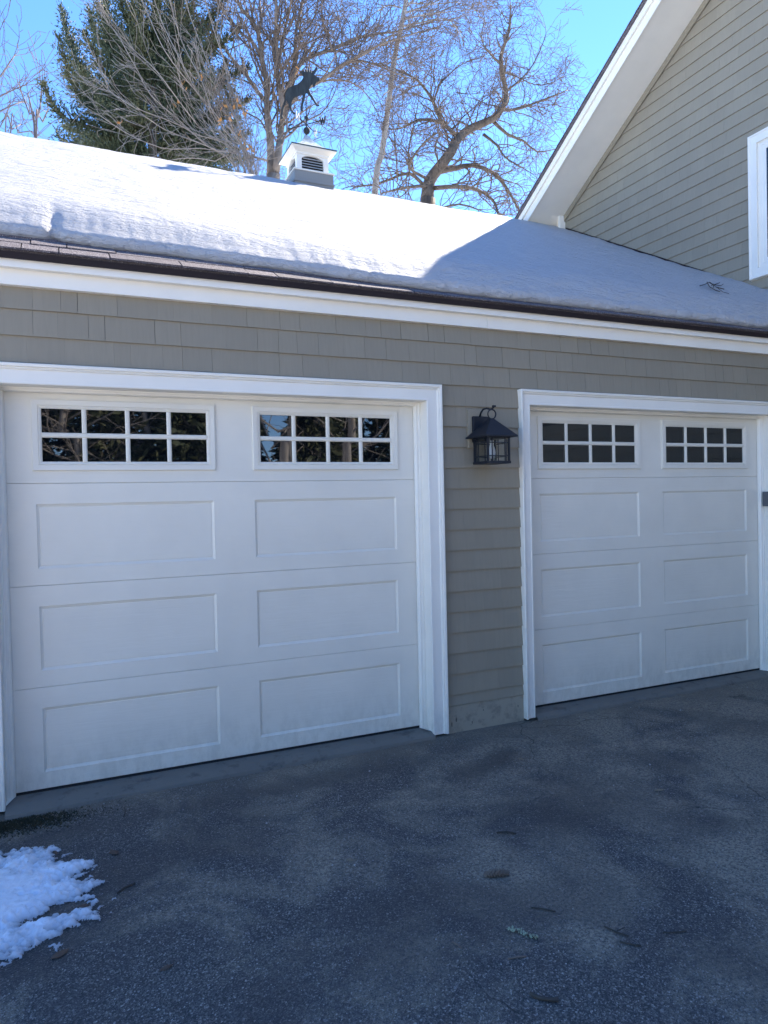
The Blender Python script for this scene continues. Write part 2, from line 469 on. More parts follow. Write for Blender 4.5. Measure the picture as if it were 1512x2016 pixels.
for (x0, x1, zb, vis) in lst:
    zt = min(zb+EXPO+.012, ZS+.01)
    zb2 = max(zb, .128)
    if zt-zb2 < .02: continue
    if vis and cnt < 300:
        m = MB(); shingle_mb(m, x0, x1, zb2, zt, gfn, gaps=(.0002, .0004, .0012) if zb > 2.15 else (.0001, .0001, .0003)); m.build('shingle', M['siding'], garage); cnt += 1
    else:
        shingle_mb(rest, x0, x1, zb2, zt, gfn)
rest.build('shingle', M['siding'], garage)['kind'] = 'stuff'

# casings, stops and doors
def door_fn(a, b, d): return (a, -d, b)
CAS = [(.0, .03), (0, .122), (.004, .126), (.012, .126), (.014, .123), (.072, .123), (.075, .130), (.080, .133), (.084, .129), (.088, .139), (.100, .141), (.105, .136), (.105, .086)]
STOP = [(-.0008, .118), (-.0008, .034), (-.012, .034), (-.016, .030), (-.030, .030), (-.034, .024), (-.038, .018), (-.04, .003)]
SEC = .5334
def build_door(C, rect, mu, lab):
    a0, a1, b0, b1 = rect
    c = MB().frame(CAS, (a0, a1, -.034, b1), door_fn, False, mu, 1.0).build('door_casing', M['trim'], garage); fix_normals(c)
    s = MB().frame(STOP, (a0, a1, -.012, b1), door_fn, False, 1.0, .62).build('door_stop', M['trim'], garage); fix_normals(s)
    gd = bpy.data.objects.new('garage_door', None); COL.objects.link(gd); gd.parent = garage
    gd.location = Vector((C, 0, 0)) - root_loc(garage); gd['label'] = lab
    X0, X1 = C-1.215, C+1.215
    cols = ((C-1.035, C-.118), (C+.118, C+1.035))
    for k in range(4):
        z0, z1 = k*SEC+.0005, (k+1)*SEC-.0005
        if k < 3: zs = (k*SEC+.088, k*SEC+.425); cc = cols
        else: zs = (k*SEC+.085, k*SEC+.425); cc = ((C-1.035, C-.115), (C+.125, C+1.040))
        m = MB(); xs = [X0, cc[0][0], cc[0][1], cc[1][0], cc[1][1], X1]; zz = [z0+.0022, zs[0], zs[1], z1-.0022]
        idx = {}
        for j, z in enumerate(zz):
            for i, x in enumerate(xs): idx[i, j] = len(m.v); m.v.append((x, 0, z))
        for j in range(3):
            for i in range(5):
                if j == 1 and i in (1, 3): continue
                m.f.append((idx[i,j], idx[i+1,j], idx[i+1,j+1], idx[i,j+1]))
        # chamfered section joints, back and ends
        n = len(m.v); m.v += [(X0, .0032, z0), (X1, .0032, z0), (X0, .045, z0), (X1, .045, z0), (X0, .0032, z1), (X1, .0032, z1), (X0, .045, z1), (X1, .045, z1)]
        bl = [idx[i,0] for i in range(6)]; tl = [idx[i,3] for i in range(6)]
        m.f.append((n, n+1, *reversed(bl))); m.f.append((n+5, n+4, *tl))
        m.f += [(n+2, n+3, n+1, n), (n+4, n+5, n+7, n+6), (n+3, n+2, n+6, n+7)]
        # hole sides
        for (p, q) in cc:
            h = len(m.v); d = .0455 if k == 3 else .001
            m.v += [(p, 0, zs[0]), (q, 0, zs[0]), (q, 0, zs[1]), (p, 0, zs[1]), (p, d, zs[0]), (q, d, zs[0]), (q, d, zs[1]), (p, d, zs[1])]
            for i in range(4): m.f.append((h+i, h+(i+1) % 4, h+4+(i+1) % 4, h+4+i))
        m.build('door_section', M['door'], gd)
        for (p, q) in cc:
            if k < 3:
                v, f = [], []
                for (o, d) in ((0, .001), (.0025, .0045), (.015, .0105), (.0175, .0075), (.022, .0075)):
                    v += [(p+o, d, zs[0]+o), (q-o, d, zs[0]+o), (q-o, d, zs[1]-o), (p+o, d, zs[1]-o)]
                for r_ in range(4):
                    for i in range(4): f.append((r_*4+i, r_*4+(i+1) % 4, r_*4+4+(i+1) % 4, r_*4+4+i))
                f.append((16, 17, 18, 19))
                mk('recessed_panel', v, f, M['door'], gd)
            else:
                g0, g1, w0, w1 = p+.036, q-.036, 1.714, 1.992
                prof = [(.0, -.010), (.0, .001), (.006, .004), (.006, .007), (.014, .009), (.016, .006), (.018, .0105), (.044, .012), (.047, .010), (.048, -.001)]
                fr = MB().frame(prof, (g0, g1, w0, w1), door_fn, True); fix_normals(fr.build('window_frame', M['door'], gd))
                pw = (g1-g0-3*.024)/4; ph = (w1-w0-.026)/2
                mu_ = MB()
                def bar(xa, xb, za, zb_, vert):
                    e = .006
                    if vert: pr = [(xa, .004), (xa, -.003), (xa+e, -.008), (xb-e, -.008), (xb, -.003), (xb, .004)]; mu_.prism(pr, lambda u, v, k_: (u, v, za if k_ == 0 else zb_))
                    else: pr = [(za, .004), (za, -.003), (za+e, -.0085), (zb_-e, -.0085), (zb_, -.003), (zb_, .004)]; mu_.prism(pr, lambda u, v, k_: (xa if k_ == 0 else xb, v, u))
                for i in range(3):
                    xa = g0+(i+1)*pw+i*.024
                    bar(xa, xa+.024, w0, w0+ph+.001, True); bar(xa, xa+.024, w0+ph+.025, w1, True)
                bar(g0, g1, w0+ph, w0+ph+.026, False)
                fix_normals(mu_.build('muntin_grid', M['door'], gd))
                for i in range(4):
                    for j in range(2):
                        xa = g0+i*(pw+.024); za = w0+j*(ph+.026)
                        t_ = [R.uniform(-.0009, .0009) for _ in range(4)]
                        mk('pane', [(xa-.004, .006+t_[0], za-.004), (xa+pw+.004, .006+t_[1], za-.004), (xa+pw+.004, .006+t_[2], za+ph+.004), (xa-.004, .006+t_[0]+t_[2]-t_[1], za+ph+.004),
                                    (xa-.004, .010, za-.004), (xa+pw+.004, .010, za-.004), (xa+pw+.004, .010, za+ph+.004), (xa-.004, .010, za+ph+.004)],
                           [(0,1,2,3), (4,7,6,5), (0,4,5,1), (1,5,6,2), (2,6,7,3), (3,7,4,0)], M['glass'], gd)
    MB().box((X0, .004, -.028), (X1, .038, .001)).build('bottom_seal', M['rubber'], gd)
build_door(1.24, OPEN[0], 1.0, 'white garage door beside the lantern with bare trees mirrored in its panes')
build_door(4.426, OPEN[1], .75, 'white garage door next to the taller house with siding mirrored in its panes')

# eave
bevel(MB().box((GX0-.25, -.168, 2.663), (GX1-.005, -.1285, 2.7045)).build('fascia', M['trim'], garage), .003)
bevel(MB().box((GX0-.25, -.128, ZS), (2.9035, -.090, 2.69)).build('frieze_board', M['trim'], garage), .002)
bevel(MB().box((2.9055, -.128, ZS), (GX1-.005, -.090, 2.69)).build('frieze_board', M['trim'], garage), .002)
de = MB(); de.prism([(-.170, 2.7048), (-.186, 2.699), (-.190, 2.731), (-.16, 2.742), (-.16, 2.7048)], lambda u, v, k: (GX0-.26 if k == 0 else GX1-.004, u, v))
fix_normals(de.build('drip_edge', M['drip'], garage))
rf = MB()
th = .03
rf.prism([(-.165, zr(-.165)-th), (-.18, zr(-.18)-.006), (RIDGE, zr(RIDGE)-.006), (8.6, zr(2*RIDGE-8.6)-.006), (8.6, zr(2*RIDGE-8.6)-th-.02), (RIDGE, zr(RIDGE)-th-.03)],
         lambda u, v, k: (GX0-.26 if k == 0 else GX1-.003, u, v))
roof = fix_normals(rf.build('roof', M['shingle'], garage))
# exposed courses of tabs along the eave
ca, sa = 1/math.sqrt(1+SL*SL), SL/math.sqrt(1+SL*SL)
for k in range(4):
    x = GX0-.25 + R.uniform(0, .2); s0 = k*.132-.004
    while x < GX1-.01:
        w = R.choice((.24, .30, .33, .36, .17)); x2 = min(x+w, GX1-.005)
        lift = R.uniform(.007, .012) + .001*k; e = R.uniform(-.004, .004)
        def P(s, h): return (RY+.006+s*ca-h*sa, zr(RY+.006)+s*sa+h*ca)
        s1 = s0+.15; g = .003
        q = [P(s0+e, .0), P(s0+e, lift), P(s1, lift*.6), P(s1, 0)]
        mk('roof_shingle', [(x+g, *c) for c in q]+[(x2-g, *c) for c in q], [(0,1,2,3), (7,6,5,4), (0,4,5,1), (1,5,6,2), (2,6,7,3), (3,7,4,0)], M['shingle'], garage)
        x = x2

tb = MB().box((5.594, -.118, 1.352), (5.6295, -.045, 1.472)); kb = tb.build('keypad_box', M['box'], None, loc=(5.62, -.08, 1.35)); bevel(kb, .004)
tag(kb, 'small grey box mounted on the white jamb of the door next to the house', 'keypad box')

# ------------------------------------------------------------------ taller house
HX = 6.75; HE = 3.84; HS = .592; HZ = 5.322; HRY = -.72
def zrake(y): return HZ + HS*(HE-max(y, HRY)) if y >= HRY else HZ + HS*(HE-HRY) - HS*(HRY-y)
house = empty('house', (9.5, -.7, -.05), 'taller taupe shingled house with a wide white rake soffit above the garage roof', 'house')
HF = 2*HRY-HE
hb = MB()
hb.prism([(HE, -.1), (HE, HZ-.02), (HRY, zrake(HRY)-.02), (HF, HZ-.02), (HF, -.1)], lambda u, v, k: (HX+.001 if k == 0 else 15.5, u, v))
fix_normals(hb.build('wall', M['backing'], house))
hfn = lambda a, b, d: (HX-d, a, b)
WIN = (.07, .935, 3.60, 5.037)      # casing outline: y0,y1,z0,z1
cand = []
rest = MB()
z = 2.96-EXPO*3
zk = z
while zk < 8.1:
    y = HF if zk < HZ else None
    ymax = HE-.012
    # stop where the rake passes
    if zk > HZ: ymax = HE-(zk-HZ)/HS-.03
    ymin = 2*HRY-ymax
    y = ymin
    while y < ymax-.01:
        w = R.choice((.10, .13, .15, .165, .18, .20, .23))*R.uniform(.93, 1.07)
        y1 = min(y+w, ymax)
        if ymax-y1 < .04: y1 = ymax
        if not (y < WIN[1]-.02 and y1 > WIN[0]+.02 and zk+EXPO+.012 > WIN[2]+.09 and zk < WIN[3]-.09):
            cand.append((y, y1, zk))
        else:
            if y1 > WIN[1]-.014: cand.append((WIN[1]-.015, y1, zk))
            if y < WIN[0]+.014: cand.append((y, WIN[0]+.015, zk))
        y = y1
    zk += EXPO
vis = [c for c in cand if c[0] > .15 and c[2] > 2.9+SL*(c[1]+.38)-.02 and c[2] < 7.0]
vis.sort(key=lambda c: c[0]); chosen = set(vis[:300])
for c in cand:
    y0, y1, zb = c; zt = zb+EXPO+.012
    if c in chosen:
        m = MB(); shingle_mb(m, y0, y1, zb, zt, hfn); fix_normals(m.build('shingle', M['siding'], house))
    else: shingle_mb(rest, y0, y1, zb, zt, hfn)
# plain lower courses out of view
zk = .1
while zk < 2.5:
    y = HF
    while y < -.15:
        w = R.uniform(.1, .22); y1 = min(y+w, -.12); shingle_mb(rest, y, y1, zk, zk+EXPO+.012, hfn); y = y1
    zk += EXPO
fix_normals(rest.build('shingle', M['siding'], house))['kind'] = 'stuff'
# rake: trim strip on the wall, soffit, fascia boards, roof
def rake_strip(name, d0, d1, x0, x1, mat, ridge_clip=True):
    """board following the rake: d0..d1 below the soffit line (vertical offset), from x0 to x1"""
    m = MB()
    a, b = HE+.0, HRY
    pts = [(a, zrake(a)+d0), (b, zrake(b)+d0), (b, zrake(b)+d1), (a, zrake(a)+d1)]
    m.prism(pts, lambda u, v, k: (x0 if k == 0 else x1, u, v))
    pts = [(2*HRY-u, v) for u, v in pts]
    m.prism(pts, lambda u, v, k: (x0 if k == 0 else x1, u, v))
    return fix_normals(m.build(name, mat, house))
rake_strip('rake_trim', -.085, -.003, HX-.034, HX-.022, M['siding'])
OV = .538
def slab(name, dz0, dz1, x0, x1, yend, mat):
    m = MB()
    for s in (1, -1):
        f = lambda y: y if s == 1 else 2*HRY-y
        pts = [(yend, HZ+HS*(HE-yend)+dz0), (HRY, HZ+HS*(HE-HRY)+dz0), (HRY, HZ+HS*(HE-HRY)+dz1), (yend, HZ+HS*(HE-yend)+dz1)]
        m.prism([(f(u), v) for u, v in pts], lambda u, v, k: (x0 if k == 0 else x1, u, v))
    return fix_normals(m.build(name, mat, house))
slab('rake_soffit', -.001, .016, HX-OV+.022, HX, HE+.30, M['soffit'])
slab('rake_board', -.012, .172, HX-OV, HX-OV+.022, HE+.36, M['trim'])
slab('rake_moulding',   .105, .189, HX-OV-.024, HX-OV-.001, HE+.37, M['trim'])
slab('roof', .190, .226, HX-OV-.045, 15.8, HE+.40, M['shingle'])
# shingle ends along the rake
yy = HE+.40; i = 0
while yy > HRY+.1:
    y2 = yy-.125
    l = .004+.006*R.random()
    def Q(y, h): return (y, HZ+HS*(HE-y)+.228+h)
    mk('roof_shingle', [(HX-OV-.055-R.uniform(0, .008), *Q(yy, -.008)), (HX-OV-.055, *Q(yy, l)), (HX-OV-.055, *Q(y2-.03, .003)), (HX-OV-.055, *Q(y2-.03, -.008)),
                        (HX+.3, *Q(yy, -.003)), (HX+.3, *Q(yy, l)), (HX+.3, *Q(y2-.03, .002)), (HX+.3, *Q(y2-.03, -.003))],
       [(0,1,2,3), (7,6,5,4), (0,4,5,1), (1,5,6,2), (2,6,7,3), (3,7,4,0)], M['shingle'], house)
    yy = y2
MB().box((HX-.10, HE-.015, HZ-.36), (HX-.002, HE+.03, HZ+.0)).build('corner_board', M['trim'], house)
MB().prism([(-.15, zr(-.15)+.02), (RIDGE-.3, zr(RIDGE-.3)+.02), (RIDGE-.3, zr(RIDGE-.3)+.203), (-.15, zr(-.15)+.185)], lambda u, v, k: (HX-.026 if k == 0 else HX-.021, u, v)).build('step_flashing', M['drip'], house)
# upstairs window
win = bpy.data.objects.new('window', None); COL.objects.link(win); win.parent = house; win.location = Vector((HX, .5, 4.3))-root_loc(house)
wy0, wy1, wz0, wz1 = WIN
wp = [(0, .03), (0, .046), (.072, .046), (.076, .052), (.092, .054), (.095, .050), (.10, .018), (.10, .0)]
fix_normals(MB().frame(wp, (wy0+.1, wy1-.1, wz0+.1, wz1-.1), hfn, True).build('window_casing', M['trim'], win))
sp_ = [(-.085, -.02), (-.085, .016), (-.078, .020), (-.045, .020), (-.040, .024), (-.012, .024), (-.010, .028), (0, .029), (.0005, -.02)]
fix_normals(MB().frame(sp_, (wy0+.1, wy1-.1, wz0+.1, wz1-.1), hfn, True).build('sash', M['trim'], win))
MB().box((HX-.012, wy0+.18, wz0+.18), (HX-.006, wy1-.18, wz1-.18)).build('pane', M['glass'], win)

# ------------------------------------------------------------------ snow on the garage roof
def snow_top(x, y):
    base = 2.83 + SL*(y+.38)
    n = .020*noise.noise(Vector((x*.8, y*.8, 0))) + .010*noise.noise(Vector((x*2.6, y*3.4, 5))) + .007*noise.noise(Vector((x*5, y*12, 9))) + .0035*noise.noise(Vector((x*14, y*30, 2)))
    return base + n
def y_base(x):
    t = min(1, max(0, (x-.2)/2.8)); b = .045-.16*t*t*(3-2*t)
    b += .018*noise.noise(Vector((x*2.3, 0, 0))) + .010*noise.noise(Vector((x*7, 1, 0))) + .004*noise.noise(Vector((x*25, 2, 0)))
    b += .03*math.exp(-((x-.33)/.03)**2)          # a notch where a lump has broken off
    return b
nx = 620; xs = np.linspace(GX0-.25, GX1-.012, nx)
ts = np.concatenate([np.linspace(0, 1, 110)])
V = []; NP = None
for x in xs:
    yb = y_base(x); col_ = []
    zb = zr(yb)+.006
    lump = .006*noise.noise(Vector((x*3, 4, 0)))+.004*noise.noise(Vector((x*16, 4, 3)))
    zt0 = snow_top(x, yb+.27)
    H = .080+lump*1.2
    top = zt0-zb
    lip = [(yb+.03, zb+.001), (yb+.004, zb+.002), (yb-.012, zb+.010), (yb-.022+lump*.5, zb+H*.35), (yb-.018+lump, zb+H*.7), (yb-.004+lump*.6, zb+H*.95), (yb+.022, zb+H+.024), (yb+.055, zb+H+(top-H)*.27), (yb+.11, zb+H+(top-H)*.52), (yb+.185, zb+H+(top-H)*.78)]
    col_ += lip
    for k in range(1, 101):
        y = yb+.27+(RIDGE-.12-(yb+.27))*(k-1)/99
        col_.append((y, snow_top(x, y)))
    zz = snow_top(x, RIDGE-.12)
    for k, y in enumerate((RIDGE-.06, RIDGE, RIDGE+.08)):
        col_.append((y, zz+(.026, .036, .024)[k]))
    for y in (5.2, 6.5, 8.4): col_.append((y, 2.83+SL*(2*RIDGE-y+.38)))
    col_.append((8.62, zr(2*RIDGE-8.62)))
    V += [(x, a, b) for a, b in col_]; NP = len(col_)
V = np.array(V); F = []
ii = np.arange(nx-1)[:, None]*NP+np.arange(NP-1)[None, :]
F = np.stack([ii, ii+NP, ii+NP+1, ii+1], -1).reshape(-1, 4)[:, ::-1]
sn = mk_np('roof_snow', V, F, M['snow'], smooth=True)
tag(sn, 'thick white snow blanket covering the garage roof', 'snow', kind='stuff')

# a broken twig lying on the shaded snow
def snow_hit(px, py):
    d = RT*(px-756)/CAM_F - UP*(py-1008)/CAM_F + FW
    n = Vector((0, -SL, 1)); d0 = 2.83+SL*.38
    return CAM_P + d*((d0-CAM_P.dot(n))/d.dot(n))
tw = MB(); lines = [[(1377,568),(1386,564),(1396,561),(1410,573),(1422,580),(1434,586)], [(1396,561),(1403,566),(1418,569),(1423,566)], [(1391,563),(1396,570),(1408,577)], [(1403,566),(1404,573)], [(1410,573),(1424,574)], [(1400,569),(1412,565),(1416,562)], [(1408,577),(1416,581)]]
for ln in lines:
    pts = [snow_hit(*p)+Vector((0, -.006, .014+.02*R.random())) for p in ln]
    tw.tube(pts, [max(.0045-.0006*i, .002) for i in range(len(pts))], 5)
rt_ = tw.build('twig', M['stick'], None, loc=snow_hit(1400, 572)); tag(rt_, 'dark forked twig lying on the shaded roof snow near the house window', 'twig')

# ------------------------------------------------------------------ cupola and weathervane
CX, CY = 3.12, 4.10
cup = empty('cupola', (CX, CY, 5.15), 'white louvered cupola with green edged roof on the garage ridge', 'cupola')
h = .24
MB().box((CX-h, CY-h, 4.9), (CX+h, CY+h, 5.335)).build('base', M['cbase'], cup)
bevel(MB().box((CX-h-.012, CY-h-.012, 5.20), (CX+h+.012, CY+h+.012, 5.225)).build('base_band', M['cbase'], cup), .004)
bevel(MB().box((CX-h-.012, CY-h-.012, 5.3352), (CX+h+.012, CY+h+.012, 5.352)).build('ledge', M['trim'], cup), .004)
b = .195; z0, z1 = 5.3522, 5.575
MB().box((CX-b+.03, CY-b+.03, z0), (CX+b-.03, CY+b-.03, z1)).build('louver_backing', M['dark'], cup)
for side in range(4):
    ang = side*math.pi/2
    def sf(a, bb, d, ang=ang):
        # a along the side, d outwards from the body face
        x, y = a, -(b+d); return (CX+x*math.cos(ang)-y*math.sin(ang), CY+x*math.sin(ang)+y*math.cos(ang), bb)
    # face with arched opening: build as strip between outer outline and arch outline
    hw = .135; zb_, zsx, ztop = z0+.012, z1-.085, z1-.035
    inner = [(-hw, zb_), (-hw, zsx)] + [(hw*math.sin(t), zsx+(ztop-zsx)*math.cos(t)) for t in np.linspace(-math.pi/2, math.pi/2, 13)[1:-1]] + [(hw, zsx), (hw, zb_)]
    outer = []
    for (u, v) in inner:
        outer.append((u, z1) if v > zsx+.001 else ((-b if u < 0 else b), v if v > zb_ else z0))
    outer[1] = (-b, z1); outer[-2] = (b, z1)
    m = MB(); n = len(inner)
    m.v = [sf(u, v, 0) for u, v in inner] + [sf(u, v, 0) for u, v in outer] + [sf(u, v, -.03) for u, v in inner]
    for i in range(n-1):
        m.f.append((i, n+i, n+i+1, i+1)); m.f.append((i, i+1, 2*n+i+1, 2*n+i))
    m.f.append((0, n-1, 2*n-1, n))
    fix_normals(m.build('arched_side', M['trim'], cup))
    for k in range(6):
        zc = zb_+.012+k*.031
        hwk = hw if zc < zsx-.02 else hw*math.sqrt(max(0, 1-((zc+.018-zsx)/(ztop-zsx))**2)) if zc+.018 > zsx else hw
        if hwk < .04: continue
        mk('louver', [sf(-hwk, zc, -.004), sf(hwk, zc, -.004), sf(hwk, zc+.020, -.027), sf(-hwk, zc+.020, -.027), sf(-hwk, zc-.003, -.006), sf(hwk, zc-.003, -.006), sf(hwk, zc+.016, -.028), sf(-hwk, zc+.016, -.028)],
           [(0,1,2,3), (4,7,6,5), (0,4,5,1), (1,5,6,2), (2,6,7,3), (3,7,4,0)], M['louver'], cup)
e = .275
bevel(MB().box((CX-b-.012, CY-b-.012, z1-.03), (CX+b+.012, CY+b+.012, z1+.004)).build('frieze', M['trim'], cup), .003)
sm = MB()
prof = [(b+.013, z1-.005), (b+.04, z1+.008), (e-.005, z1+.022), (e, z1+.024), (e, z1+.032)]
for r_, zz in prof: sm.v += [(CX-r_, CY-r_, zz), (CX+r_, CY-r_, zz), (CX+r_, CY+r_, zz), (CX-r_, CY+r_, zz)]
for i in range(len(prof)-1):
    for k in range(4): sm.f.append((i*4+k, i*4+(k+1) % 4, i*4+4+(k+1) % 4, i*4+4+k))
fix_normals(sm.build('eave_soffit', M['trim'], cup))
bevel(MB().box((CX-e-.006, CY-e-.006, z1+.0322), (CX+e+.006, CY+e+.006, z1+.046)).build('drip_edge', M['cgreen'], cup), .002)
rm = MB(); prof = [(e+.002, z1+.0462), (.21, z1+.078), (.145, z1+.122), (.09, z1+.178), (.05, z1+.235), (.018, z1+.292)]
for r_, zz in prof: rm.v += [(CX-r_, CY-r_, zz), (CX+r_, CY-r_, zz), (CX+r_, CY+r_, zz), (CX-r_, CY+r_, zz)]
for i in range(len(prof)-1):
    for k in range(4): rm.f.append((i*4+k, i*4+(k+1) % 4, i*4+4+(k+1) % 4, i*4+4+k))
rm.f.append(tuple(range(len(rm.v)-4, len(rm.v))))
fix_normals(rm.build('roof', M['croof'], cup))

vane = empty('weathervane', (CX, CY, z1+.29), 'dark copper moose weathervane with compass letters above the cupola', 'weathervane')
zt = z1+.29
MB().tube([(CX, CY, zt-.01), (CX, CY, 6.27)], .007, 8).build('rod', M['copper'], vane)
def ball(z, r): return [(r*math.sin(a), z-r*math.cos(a)) for a in np.linspace(0.02, math.pi-.02, 13)]
MB().lathe((CX, CY, 0), ball(5.93, .042), 18).build('ball', M['copper'], vane, True)
MB().lathe((CX, CY, 0), ball(6.085, .024), 14).build('ball', M['copper'], vane, True)
ph = math.radians(48)
dW = Vector((math.cos(ph), -math.sin(ph), 0)); dN = Vector((-math.sin(ph), -math.cos(ph), 0))
cc_ = Vector((CX, CY, 6.006))
MB().tube([cc_-dW*.21, cc_+dW*.21], .006, 6).build('compass_arm', M['copper'], vane)
MB().tube([cc_-dN*.21, cc_+dN*.21], .006, 6).build('compass_arm', M['copper'], vane)
STROKES = {'N': [(0,0,0,1), (0,1,.8,0), (.8,0,.8,1)], 'S': [(.8,.95,.1,.95), (.1,.95,.1,.52), (.1,.52,.75,.48), (.75,.48,.75,.05), (.75,.05,0,.05)],
           'E': [(0,0,0,1), (0,1,.7,1), (0,.5,.6,.5), (0,0,.7,0)], 'W': [(0,1,.25,0), (.25,0,.5,.8), (.5,.8,.75,0), (.75,0,1,1)]}
for ch, d, s, mt in (('W', dW, 1, 'copper'), ('E', dW, -1, 'copper'), ('N', dN, 1, 'letter'), ('S', dN, -1, 'letter')):
    m = MB(); hh = .09; c0 = cc_ + d*s*.215
    for (a0, b0_, a1, b1_) in STROKES[ch]:
        p, q = c0+d*((a0-.4)*.07)+Vector((0, 0, (b0_-.5)*hh)), c0+d*((a1-.4)*.07)+Vector((0, 0, (b1_-.5)*hh))
        m.tube([p, q], .009, 6)
    m.build('compass_letter', M[mt], vane)
# moose silhouette traced in its own vertical plane, as a thick plate
pm = math.radians(53); dM = Vector((math.cos(pm), -math.sin(pm), 0)); nM = Vector((math.sin(pm), math.cos(pm), 0))
def vp(zx, zy):
    px, py = 500+zx/7.2, 100+zy/7.2
    d = RT*(px-756)/CAM_F - UP*(py-1008)/CAM_F + FW
    tt = (Vector((CX, CY, 6))-CAM_P).dot(nM)/d.dot(nM); p = CAM_P+d*tt
    return ((p-Vector((CX, CY, 0))).dot(dM), p.z)
body = [(900,368),(930,385),(938,412),(905,438),(880,440),(866,478),(850,540),(838,505),(828,462),(800,500),(782,545),(800,600),(832,645),(862,700),(900,762),(926,768),(922,784),(884,782),(856,742),(822,688),(786,640),(752,604),
        (733,606),(716,680),(694,770),(688,828),(704,852),(672,860),(661,838),(674,750),(688,650),(690,614),(640,640),(575,662),(545,690),(532,740),(530,790),(542,840),(575,880),(604,888),(602,905),(560,900),(520,855),(498,795),(482,730),
        (460,700),(430,775),(408,840),(403,915),(420,955),(386,966),(384,900),(390,830),(415,750),(440,690),(446,620),(455,570),(485,530),(560,495),(620,475),(660,442),(690,402),(700,380),(690,345),
        (664,318),(655,285),(684,298),(700,262),(722,300),(738,250),(760,305),(774,208),(792,305),(812,235),(818,318),(835,300),(872,245),(895,238),(884,290),(850,338),(870,355)]
poly = [vp(*p) for p in body]
mm = MB(); mm.prism(poly, lambda u, v, k: tuple(Vector((CX, CY, 0))+dM*u+Vector((0, 0, v))+nM*(-.004 if k == 0 else .004)))
mo = mm.build('moose_silhouette', M['copper'], vane)
bm = bmesh.new(); bm.from_mesh(mo.data); bmesh.ops.triangulate(bm, faces=[f for f in bm.faces if len(f.verts) > 4]); bmesh.ops.recalc_face_normals(bm, faces=bm.faces); bm.to_mesh(mo.data); bm.free()

# ------------------------------------------------------------------ wall lantern
LX, LY = 2.85, -.236
lan = empty('wall_lantern', (LX, -.11, 1.7), 'black mission style wall lantern hanging on the siding between the two doors', 'lantern')
bevel(MB().box((2.752, -.118, 1.80), (2.948, -.088, 2.055)).build('mounting_block', M['siding'], lan), .004)
bevel(MB().box((2.776, -.137, 1.835), (2.902, -.1182, 2.006)).build('back_plate', M['lantern'], lan), .004)
hb_ = .0845; zb_, zt_ = 1.690, 1.862
p_ = .006
for sx in (-1, 1):
    for sy in (-1, 1):
        MB().box((LX+sx*(hb_-p_)-p_, LY+sy*(hb_-p_)-p_, zb_+.0162), (LX+sx*(hb_-p_)+p_, LY+sy*(hb_-p_)+p_, zt_-.0102)).build('corner_post', M['lantern'], lan)
MB().box((LX-hb_-.003, LY-hb_-.003, zb_), (LX+hb_+.003, LY+hb_+.003, zb_+.016)).build('base', M['lantern'], lan)
MB().box((LX-hb_-.002, LY-hb_-.002, zt_-.010), (LX+hb_+.002, LY+hb_+.002, zt_+.004)).build('top_rail', M['lantern'], lan)
for side in range(4):
    ang = side*math.pi/2
    def lf(a, z_, d, ang=ang):
        x, y = a, -(hb_+d); return (LX+x*math.cos(ang)-y*math.sin(ang), LY+x*math.sin(ang)+y*math.cos(ang), z_)
    m = MB()
    def lbar(a0, a1, c0, c1):
        m.add([lf(a0,c0,-.001), lf(a1,c0,-.001), lf(a1,c1,-.001), lf(a0,c1,-.001), lf(a0,c0,-.006), lf(a1,c0,-.006), lf(a1,c1,-.006), lf(a0,c1,-.006)],
              [(0,1,2,3), (4,7,6,5), (0,4,5,1), (1,5,6,2), (2,6,7,3), (3,7,4,0)])
    for a in (-.048, .048): lbar(a-.003, a+.003, zb_+.016, zt_-.01)
    for c_ in (zb_+.048, zt_-.040): lbar(-.072, -.0513, c_-.003, c_+.003); lbar(-.0449, .0449, c_-.003, c_+.003); lbar(.0513, .072, c_-.003, c_+.003)
    fix_normals(m.build('glazing_bar', M['lantern'], lan))
    mk('pane', [lf(-.072, zb_+.016, -.0075), lf(.072, zb_+.016, -.0075), lf(.072, zt_-.01, -.0075), lf(-.072, zt_-.01, -.0075)], [(0,1,2,3)], M['lglass'], lan)
rm = MB(); q = .120
prof = [(q-.006, zt_-.004), (q, zt_-.004), (q, zt_+.004), (.018, zt_+.112), (.014, zt_+.118)]
for r_, zz in [(.08, zt_+.005)]+prof: rm.v += [(LX-r_, LY-r_, zz), (LX+r_, LY-r_, zz), (LX+r_, LY+r_, zz), (LX-r_, LY+r_, zz)]
for i in range(len(prof)):
    for k in range(4): rm.f.append((i*4+k, i*4+(k+1) % 4, i*4+4+(k+1) % 4, i*4+4+k))
rm.f.append(tuple(range(len(rm.v)-4, len(rm.v))))
fix_normals(rm.build('roof', M['lantern'], lan))
MB().lathe((LX+.002, LY, 0), [(.001, 1.724), (.012, 1.727), (.021, 1.745), (.023, 1.765), (.019, 1.79), (.012, 1.812), (.012, 1.84)], 14).build('bulb', M['bulb'], lan, True)
ring = MB()
ring.tube([(LX+.030*math.sin(a), LY-.01, 2.008-.030*math.cos(a)) for a in np.linspace(0, 2*math.pi, 21)], .0045, 6, False)
ring.build('hanging_ring', M['lantern'], lan, True)
MB().tube([(LX-.02, -.13, 2.00), (LX-.02, -.150, 2.03), (LX-.018, -.175, 2.048), (LX-.01, -.205, 2.050), (LX, -.232, 2.040), (LX+.008, -.246, 2.046), (LX+.012, -.254, 2.058)], .006, 8).build('bracket_arm', M['lantern'], lan, True)
fin = MB().box((LX+.002, -.262, 2.052), (LX+.022, -.246, 2.064)).build('finial', M['lantern'], lan)

